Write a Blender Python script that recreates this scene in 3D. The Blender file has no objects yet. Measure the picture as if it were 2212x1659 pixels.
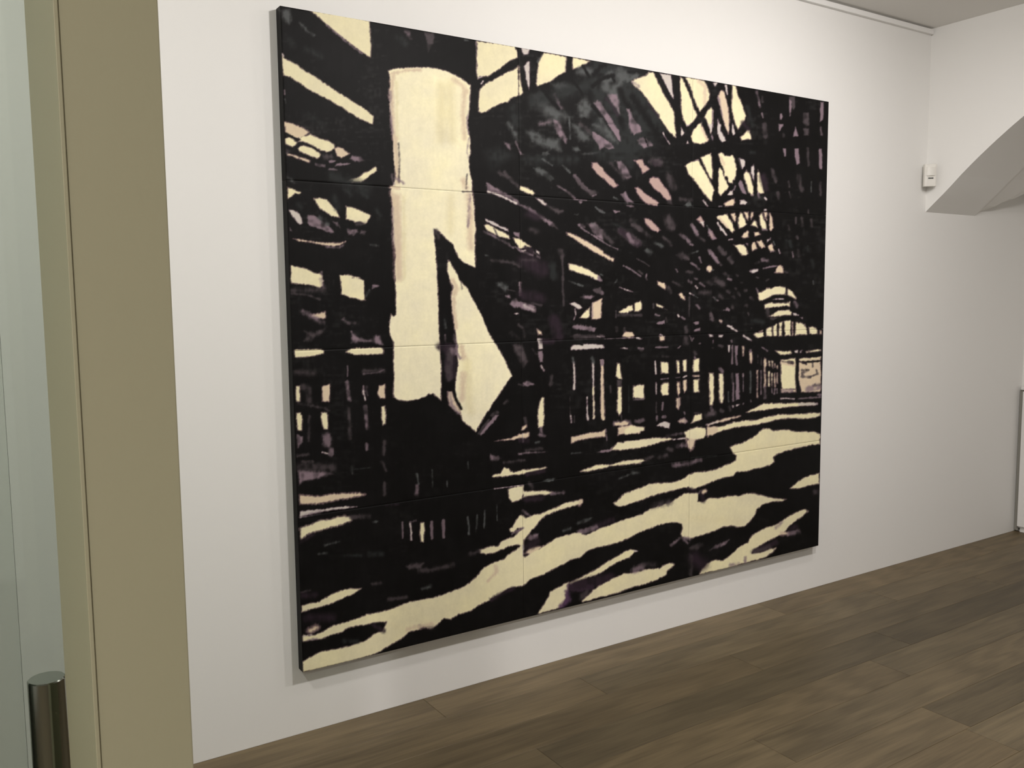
import bpy, math
import numpy as np
from mathutils import Matrix, Vector

# ------------------------------------------------------------------ camera, world, lights, exposure
scene = bpy.context.scene
COL = scene.collection
WALL_Y = 2.975            # plane of the wall that carries the painting
CEIL = 3.026
ARCH_X0, ARCH_X1 = 4.744, 5.25
END_X = 5.88

cam_d = bpy.data.cameras.new('camera')
cam = bpy.data.objects.new('camera', cam_d)
COL.objects.link(cam)
cam_d.sensor_fit = 'HORIZONTAL'
cam_d.sensor_width = 36.0
cam_d.lens = 1904.04*36.0/2212.0
cam_d.clip_start = 0.05
r = Vector((0.83825732, -0.54517719, -0.01031999))
u = Vector((0.06068237, 0.07446236, 0.99537581))
w = Vector((0.54188773, 0.8350073, -0.09550126))
cam.matrix_world = Matrix(((r.x, u.x, -w.x, 0.0), (r.y, u.y, -w.y, 0.0), (r.z, u.z, -w.z, 1.55), (0, 0, 0, 1)))
scene.camera = cam

world = bpy.data.worlds.new('world')
scene.world = world
world.use_nodes = True
bg = world.node_tree.nodes['Background']
bg.inputs[0].default_value = (1.0, 0.93, 0.82, 1)
bg.inputs[1].default_value = 0.15

def area_lamp(name, loc, target, energy, sx, sy, color):
    d = bpy.data.lights.new(name, 'AREA')
    d.shape = 'RECTANGLE'; d.size = sx; d.size_y = sy
    d.energy = energy; d.color = color
    o = bpy.data.objects.new(name, d)
    COL.objects.link(o)
    o.location = loc
    o.rotation_euler = (Vector(target)-Vector(loc)).to_track_quat('-Z', 'Y').to_euler()
    return o
LIGHT_COL = (1.0, 0.955, 0.925)
for lx, ly, tgt, le in ((-1.3, -1.1, (-1.3, -1.1, 0), 92), (-.6, 1.7, (-.6, 2.975, 1.3), 21), (2.1, .9, (2.1, 2.975, 1.15), 33), (3.4, .9, (3.4, .9, 0), 29), (3.4, 1.7, (3.4, 2.975, 1.2), 9)):
    area_lamp('spot_and_fill_lamp', (lx, ly, 2.95), tgt, le, 0.16, 0.16, LIGHT_COL)  # first lamp is an unseen fill, added to brighten the door jamb

scene.view_settings.view_transform = 'Standard'
scene.view_settings.look = 'None'
scene.view_settings.gamma = 1.0
scene.view_settings.exposure = 0.13
scene.view_settings.use_curve_mapping = False

# ------------------------------------------------------------------ helpers
def mat(name, color, rough=0.6, spec=0.4, metal=0.0, bump=None, vary=None, **kw):
    m = bpy.data.materials.new(name); m.use_nodes = True
    nt = m.node_tree; b = nt.nodes['Principled BSDF']
    b.inputs['Base Color'].default_value = (*color, 1)
    b.inputs['Roughness'].default_value = rough
    b.inputs['Specular IOR Level'].default_value = spec
    b.inputs['Metallic'].default_value = metal
    for k, v in kw.items():
        b.inputs[k.replace('_', ' ')].default_value = v
    tc = nt.nodes.new('ShaderNodeTexCoord')
    if vary:
        sc_, amt = vary
        n = nt.nodes.new('ShaderNodeTexNoise'); n.inputs['Scale'].default_value = sc_; n.inputs['Detail'].default_value = 4
        nt.links.new(tc.outputs['Object'], n.inputs['Vector'])
        mx = nt.nodes.new('ShaderNodeMix'); mx.data_type = 'RGBA'
        mx.inputs[6].default_value = (*[c*(1-amt) for c in color], 1)
        mx.inputs[7].default_value = (*[min(1, c*(1+amt)) for c in color], 1)
        nt.links.new(n.outputs['Fac'], mx.inputs[0]); nt.links.new(mx.outputs[2], b.inputs['Base Color'])
    if bump:
        sc_, st, di = bump
        n = nt.nodes.new('ShaderNodeTexNoise'); n.inputs['Scale'].default_value = sc_; n.inputs['Detail'].default_value = 5
        bp = nt.nodes.new('ShaderNodeBump'); bp.inputs['Strength'].default_value = st; bp.inputs['Distance'].default_value = di
        nt.links.new(tc.outputs['Object'], n.inputs['Vector'])
        nt.links.new(n.outputs['Fac'], bp.inputs['Height']); nt.links.new(bp.outputs['Normal'], b.inputs['Normal'])
    return m

def mesh_obj(name, verts, faces, material, parent=None, smooth=False):
    me = bpy.data.meshes.new(name)
    me.from_pydata([tuple(v) for v in verts], [], faces)
    me.update()
    if smooth:
        me.polygons.foreach_set('use_smooth', [True]*len(me.polygons))
    me.materials.append(material)
    o = bpy.data.objects.new(name, me); COL.objects.link(o)
    if parent is not None: o.parent = parent
    return o

BOXF = [(0, 3, 2, 1), (4, 5, 6, 7), (0, 1, 5, 4), (1, 2, 6, 5), (2, 3, 7, 6), (3, 0, 4, 7)]
def box_vf(x0, x1, y0, y1, z0, z1):
    return [(x0, y0, z0), (x1, y0, z0), (x1, y1, z0), (x0, y1, z0), (x0, y0, z1), (x1, y0, z1), (x1, y1, z1), (x0, y1, z1)], list(BOXF)
def box(name, x0, x1, y0, y1, z0, z1, material, parent=None, bevel=0, segs=2):
    v, f = box_vf(x0, x1, y0, y1, z0, z1)
    o = mesh_obj(name, v, f, material, parent)
    if bevel:
        md = o.modifiers.new('bevel', 'BEVEL'); md.width = bevel; md.segments = segs
    return o
def empty(name, loc):
    o = bpy.data.objects.new(name, None); COL.objects.link(o); o.location = loc
    o.empty_display_size = 0.1
    return o
def tag(o, label=None, category=None, group=None, kind=None):
    if label: o['label'] = label
    if category: o['category'] = category
    if group: o['group'] = group
    if kind: o['kind'] = kind
    return o
def to_parent(o, root):
    """geometry is written in world coordinates; keep it there when the parent has moved"""
    o.parent = root
    o.matrix_parent_inverse = Matrix.Translation(root.location).inverted()

WHITE = mat('wall_paint', (0.80, 0.79, 0.765), 0.75, 0.25, bump=(90, 0.06, 0.002), vary=(1.3, 0.012))
CEILM = mat('ceiling_paint', (0.78, 0.765, 0.735), 0.8, 0.2, bump=(60, 0.05, 0.002))
TRIMW = mat('white_lacquer', (0.80, 0.79, 0.77), 0.45, 0.4)
PLASTIC = mat('sensor_plastic', (0.74, 0.72, 0.67), 0.4, 0.45)
DARK = mat('dark_slot', (0.03, 0.03, 0.03), 0.5, 0.3)
BEIGE = mat('beige_frame_paint', (.31, .288, .187), 0.55, 0.35, bump=(220, 0.08, 0.001), vary=(3.0, 0.03))
STEEL = mat('brushed_steel', (0.26, 0.28, 0.25), 0.14, 0.5, metal=1.0)

# ------------------------------------------------------------------ structure: walls, ceiling
tag(box('wall_back', -2.6, END_X+.15, WALL_Y, WALL_Y+.15, 0, CEIL, WHITE), kind='structure')
tag(box('wall_left', -2.75, -2.6, -3.4, WALL_Y+.15, 0, CEIL, WHITE), kind='structure')
tag(box('wall_front', -2.6, END_X+.15, -3.4, -3.25, 0, CEIL, WHITE), kind='structure')
tag(box('wall_end', END_X, END_X+.15, -3.25, WALL_Y, 0, CEIL, WHITE), kind='structure')
tag(box('ceiling', -2.75, ARCH_X0+.02, -3.4, WALL_Y+.15, CEIL, CEIL+.12, CEILM), kind='structure')

# header wall with the arch: profile in the Y-Z plane, d = distance from the painting wall
AP = [(0, 2.02), (.125, 2.131), (.215, 2.217), (.36, 2.340), (.525, 2.463), (.75, 2.607), (1.0, 2.735), (1.3, 2.848), (1.65, 2.93), (2.0, 2.965), (2.4, 2.975)]
def arch_z(d):
    d = min(d, 4.8-d)
    if d <= 0: return 2.02
    xs = [a for a, b in AP]; zs = [b for a, b in AP]
    i = max(k for k in range(len(xs)) if xs[k] <= d)
    if i >= len(xs)-1: return zs[-1]
    def sl(k):
        if k == 0: return .93
        if k == len(xs)-1: return 0
        return (zs[k+1]-zs[k-1])/(xs[k+1]-xs[k-1])
    h = xs[i+1]-xs[i]; t = (d-xs[i])/h
    return ((2*t**3-3*t**2+1)*zs[i]+(t**3-2*t**2+t)*h*sl(i)+(-2*t**3+3*t**2)*zs[i+1]+(t**3-t**2)*h*sl(i+1))
N = 96
ds = [4.8*i/N for i in range(N+1)]
V = []; F = []
for d in ds:
    y = WALL_Y-d; z = arch_z(d)
    for x in (ARCH_X0, ARCH_X1):
        V += [(x, y, z), (x, y, CEIL+.02)]
for i in range(N):
    a = i*4; b = a+4
    F += [(a, a+1, b+1, b), (a+2, b+2, b+3, a+3), (a, b, b+2, a+2), (a+1, a+3, b+3, b+1)]
k = len(V)                                        # pier that carries the far side of the arch
v, f = box_vf(ARCH_X0, ARCH_X1, -3.25, WALL_Y-4.8, 0, CEIL+.02)
V += v; F += [tuple(q+k for q in p_) for p_ in f]
tag(mesh_obj('wall_right', V, F, WHITE), kind='structure')

# ceiling of the passage beyond the arch: two crossing vaults
V = []; F = []
xs = [ARCH_X1+(END_X-ARCH_X1)*i/10 for i in range(11)]
for d in ds:
    for x in xs:
        V.append((x, WALL_Y-d, max(2.022+(x-ARCH_X1)*.415, arch_z(d)+.012)))
n = len(xs)
for i in range(N):
    for j in range(n-1):
        a = i*n+j
        F.append((a, a+n, a+n+1, a+1))
ov = mesh_obj('ceiling', V, F, CEILM)
tag(ov, kind='structure')
sm = ov.modifiers.new('thick', 'SOLIDIFY'); sm.thickness = 0.04; sm.offset = 1

# slim white hanging rail right under the ceiling, on the painting wall
tag(box('trim_1', -2.6, ARCH_X0-.012, WALL_Y-.022, WALL_Y+.001, CEIL-.036, CEIL-.010, TRIMW, bevel=.003), kind='structure')

# ------------------------------------------------------------------ floor of oak planks
def wood():
    m = bpy.data.materials.new('oak_planks'); m.use_nodes = True
    nt = m.node_tree; N_ = nt.nodes; L = nt.links; b = N_['Principled BSDF']
    tc = N_.new('ShaderNodeTexCoord'); oi = N_.new('ShaderNodeObjectInfo')
    off = N_.new('ShaderNodeVectorMath'); off.operation = 'SCALE'
    cmb = N_.new('ShaderNodeCombineXYZ')
    for i in range(3): L.new(oi.outputs['Random'], cmb.inputs[i])
    L.new(cmb.outputs[0], off.inputs[0]); off.inputs['Scale'].default_value = 37.0
    add = N_.new('ShaderNodeVectorMath'); L.new(tc.outputs['Object'], add.inputs[0]); L.new(off.outputs[0], add.inputs[1])
    mp = N_.new('ShaderNodeMapping'); mp.inputs['Scale'].default_value = (1.0, 11.0, 4.0); L.new(add.outputs[0], mp.inputs['Vector'])
    n1 = N_.new('ShaderNodeTexNoise'); n1.inputs['Scale'].default_value = 2.2; n1.inputs['Detail'].default_value = 6; n1.inputs['Distortion'].default_value = .5
    L.new(mp.outputs[0], n1.inputs['Vector'])
    wv = N_.new('ShaderNodeTexWave'); wv.wave_type = 'RINGS'; wv.rings_direction = 'Y'
    wv.inputs['Scale'].default_value = 1.3; wv.inputs['Distortion'].default_value = 9.0; wv.inputs['Detail'].default_value = 3.5; wv.inputs['Detail Scale'].default_value = 1.2
    L.new(mp.outputs[0], wv.inputs['Vector'])
    mp2 = N_.new('ShaderNodeMapping'); mp2.inputs['Scale'].default_value = (6.0, 160.0, 6.0); L.new(add.outputs[0], mp2.inputs['Vector'])
    n2 = N_.new('ShaderNodeTexNoise'); n2.inputs['Scale'].default_value = 1.0; n2.inputs['Detail'].default_value = 3; L.new(mp2.outputs[0], n2.inputs['Vector'])
    n3 = N_.new('ShaderNodeTexNoise'); n3.inputs['Scale'].default_value = 1.7; n3.inputs['Detail'].default_value = 2; L.new(add.outputs[0], n3.inputs['Vector'])
    def ma(op, a, c):
        q = N_.new('ShaderNodeMath'); q.operation = op
        for i, s_ in enumerate((a, c)):
            if isinstance(s_, (int, float)): q.inputs[i].default_value = s_
            else: L.new(s_, q.inputs[i])
        return q.outputs[0]
    s1 = ma('MULTIPLY', n1.outputs['Fac'], .30)
    s2 = ma('MULTIPLY', wv.outputs['Fac'], .13)
    s3 = ma('MULTIPLY', n2.outputs['Fac'], .36)
    s4 = ma('MULTIPLY', n3.outputs['Fac'], .34)
    tot = ma('ADD', ma('ADD', s1, s2), ma('ADD', s3, s4))
    rp = N_.new('ShaderNodeValToRGB')
    rp.color_ramp.elements[0].position = .25; rp.color_ramp.elements[0].color = (*(.043, .0315, .0165), 1)
    rp.color_ramp.elements[1].position = .85; rp.color_ramp.elements[1].color = (*(.146, .110, .061), 1)
    L.new(tot, rp.inputs[0])
    mx = N_.new('ShaderNodeMix'); mx.data_type = 'RGBA'; mx.blend_type = 'MULTIPLY'; mx.inputs[0].default_value = 1
    L.new(rp.outputs[0], mx.inputs[6]); L.new(oi.outputs['Color'], mx.inputs[7])
    L.new(mx.outputs[2], b.inputs['Base Color'])
    b.inputs['Roughness'].default_value = 0.5; b.inputs['Specular IOR Level'].default_value = 0.35
    bp = N_.new('ShaderNodeBump'); bp.inputs['Strength'].default_value = .12; bp.inputs['Distance'].default_value = .002
    L.new(tot, bp.inputs['Height']); L.new(bp.outputs[0], b.inputs['Normal'])
    return m
OAK = wood()
floor = box('floor', -2.75, END_X+.15, -3.4, WALL_Y+.15, -.12, -.014, DARK)
tag(floor, kind='structure')
rngf = np.random.default_rng(11)
ROWW, PL = .188, 1.9
joints = {1: 2.12, 3: 3.55, 4: 1.35, 5: 2.318, 6: 3.03, 2: .9, 7: 1.1, 0: 1.5, 8: 2.5}
tones = {(3, 1): .70, (3, 0): .74, (3, 2): .82, (6, 1): .82, (2, 1): .92, (4, 1): .96, (5, 1): 1.02}
ROW_TONE = [1.42, 1.2, .96, .80, .95, 1.0, 1.02, 1.10, 1.12]
mesh_cache = {}
def plank_mesh(L_, W_):
    key = (round(L_, 3), round(W_, 3))
    if key in mesh_cache: return mesh_cache[key]
    c = .0014; V = []
    for z, ins in ((-.014, .0004), (-c, .0004), (0, c)):
        V += [(ins, -W_+ins, z), (L_-ins, -W_+ins, z), (L_-ins, -ins, z), (ins, -ins, z)]
    F = [(0, 3, 2, 1), (8, 9, 10, 11)]
    for k in (0, 4):
        for i in range(4): F.append((k+i, k+(i+1) % 4, k+4+(i+1) % 4, k+4+i))
    me = bpy.data.meshes.new('plank'); me.from_pydata(V, [], F); me.update(); me.materials.append(OAK)
    mesh_cache[key] = me
    return me
row = 0
y = WALL_Y
while y > -3.25:
    wd = min(ROWW, y+3.25)
    j = joints.get(row, float(rngf.uniform(-.4, 1.5)))
    st = j
    while st > -2.6: st -= PL
    k = int(round((st-j)/PL))
    x = st
    while x < END_X:
        xa, xb = max(x, -2.6), min(x+PL, END_X)
        if xb-xa > .02 and wd > .01:
            o = bpy.data.objects.new('plank', plank_mesh(xb-xa, wd)); COL.objects.link(o)
            o.parent = floor; o.location = (xa, y, 0)
            t = tones.get((row, k+1), (ROW_TONE[row] if row < 9 else 1.05)*(1.0+float(rngf.normal(0, .04))))
            wm = float(rngf.normal(0, .012))
            o.color = (t*(1+wm), t, t*(1-wm), 1)
        x += PL; k += 1
    y -= ROWW; row += 1

# ------------------------------------------------------------------ the painting: twelve canvases in one hanging
# ---------------------------------------------------------------- the painted picture
PX0, PY0, PW, PH = 590, 0, 1220, 1470          # extent of the drawing units
PAL = {'c': (231,222,184), 'l': (241,233,199), 'p': (214,195,168), 'm': (130,112,121), 'n': (74,66,69),
       'g': (80,82,82), 'd': (38,40,40), 'u': (44,34,42), 'z': (84,60,86), 'k': (16,15,15), 'w': (200,191,184),
       'C': (229,219,180), 'r': (178,152,144)}
def _lin(c):
    c = np.asarray(c, float)/255.0
    return np.where(c <= .04045, c/12.92, ((c+.055)/1.055)**2.4)
def _noise(rng, step, sy=None):
    sy = sy or step
    h, w = int(PH/sy)+3, int(PW/step)+3
    g = rng.random((h, w))*2-1
    y = np.arange(PH)/sy; x = np.arange(PW)/step
    iy = y.astype(int); ix = x.astype(int); fy = (y-iy)[:, None]; fx = (x-ix)[None, :]
    fy = fy*fy*(3-2*fy); fx = fx*fx*(3-2*fx)
    a = g[iy][:, ix]; b = g[iy][:, ix+1]; c = g[iy+1][:, ix]; d = g[iy+1][:, ix+1]
    return (a*(1-fx)+b*fx)*(1-fy)+(c*(1-fx)+d*fx)*fy
def paint_picture(text):
    rng = np.random.default_rng(5)
    rough = .9*_noise(rng, 5)+.7*_noise(rng, 2.3)+.9*_noise(rng, 3, 13)   # bristle marks
    broad = _noise(rng, 60)*.6+_noise(rng, 22)*.4
    streak = _noise(rng, 5, 34)*.5+_noise(rng, 16)*.5
    grain = _noise(rng, 9)
    # work in display-referred values, so soft brush edges blend the way the eye sees them
    img = np.empty((PH, PW, 3)); img[:] = np.array(PAL['k'])/255.
    img += (broad*.012+streak*.01)[..., None]*np.array([1, .95, 1.05])
    dry = np.clip(_noise(rng, 14, 5)*.6+_noise(rng, 5, 11)*.5+_noise(rng, 70)*.7-.35, 0, 1)
    fade = np.clip(1.15-np.arange(PH)/PH, .15, 1)[:, None]
    img += (dry*fade*.09)[..., None]*np.array([.98, 1., 1.])      # dry grey brush marks over the black ground
    ox = oy = 0.; sc = 1.
    for line in text.split('\n'):
        t = line.split()
        if not t: continue
        if t[0][0] == '@':
            ox, oy = float(t[0][1:]), float(t[1]); sc = float(t[2]) if len(t) > 2 else 5.53
            continue
        stroke = t[0][0] == '~'
        col = np.array(PAL[t[0][-1]])/255.
        if stroke: wd = float(t[1])/sc; soft = float(t[2])/sc; pts = t[3:]
        else: wd = 0; soft = float(t[1])/sc; pts = t[2:]
        P = np.array([[float(v) for v in q.split(',')] for q in pts])/sc+[ox-PX0, oy-PY0]
        soft = max(soft*1.35, 4.0 if t[0][-1] in 'clpr' else 3.0)
        m = wd/2+soft+3
        x0, y0 = np.floor(P.min(0)-m).astype(int); x1, y1 = np.ceil(P.max(0)+m).astype(int)
        x0 = max(x0, 0); y0 = max(y0, 0); x1 = min(x1, PW); y1 = min(y1, PH)
        if x1 <= x0 or y1 <= y0: continue
        X, Y = np.meshgrid(np.arange(x0, x1)+.5, np.arange(y0, y1)+.5)
        n = len(P); d2 = np.full(X.shape, 1e12); inside = np.zeros(X.shape, bool)
        for i in range(n-1 if stroke else n):
            ax, ay = P[i]; bx, by = P[(i+1) % n]
            ex, ey = bx-ax, by-ay; L = ex*ex+ey*ey
            if L < 1e-9: 
                if n > 1 and not stroke: continue
                L = 1e-9
            s = np.clip(((X-ax)*ex+(Y-ay)*ey)/L, 0, 1)
            d2 = np.minimum(d2, (X-ax-s*ex)**2+(Y-ay-s*ey)**2)
            if not stroke and ay != by:
                c = (ay > Y) != (by > Y)
                inside ^= c & (X < (bx-ax)*(Y-ay)/(by-ay)+ax)
        sd = np.sqrt(d2)
        sd = wd/2-sd if stroke else np.where(inside, sd, -sd)
        k = .35+min(soft, 9)*.13
        sd = sd+rough[y0:y1, x0:x1]*k
        a = np.clip(sd/soft+.5, 0, 1); a = a*a*(3-2*a)
        if soft > 3.5 and t[0][-1] not in 'clprCk': a *= np.clip(.86+.42*streak[y0:y1, x0:x1]+(.5*grain[y0:y1, x0:x1] if t[0][-1] in 'dgmn' else 0), 0, 1)
        if stroke and t[0][-1] in 'mn': a *= .82
        a = np.clip(a, 0, 1)[..., None]
        bg = img[y0:y1, x0:x1]
        lum = bg.mean(-1, keepdims=True)
        dark = np.clip(1-np.abs(lum-col.mean())*0-lum*1.6, 0, 1) if col.mean() > .55 else 0
        f = 4*a*(1-a)*.5*dark
        img[y0:y1, x0:x1] = (bg*(1-a)+col*a)*(1-f)+np.array([.33, .22, .30])*f
    light = np.clip(img.mean(-1)*1.6-.5, 0, 1)
    img *= (1+(broad*.035+streak*.018+_noise(rng, 3)*.012)*light)[..., None]
    img[..., 2] *= 1-(.03*broad*light)
    return _lin(np.clip(img, 0, 1)*255)

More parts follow.
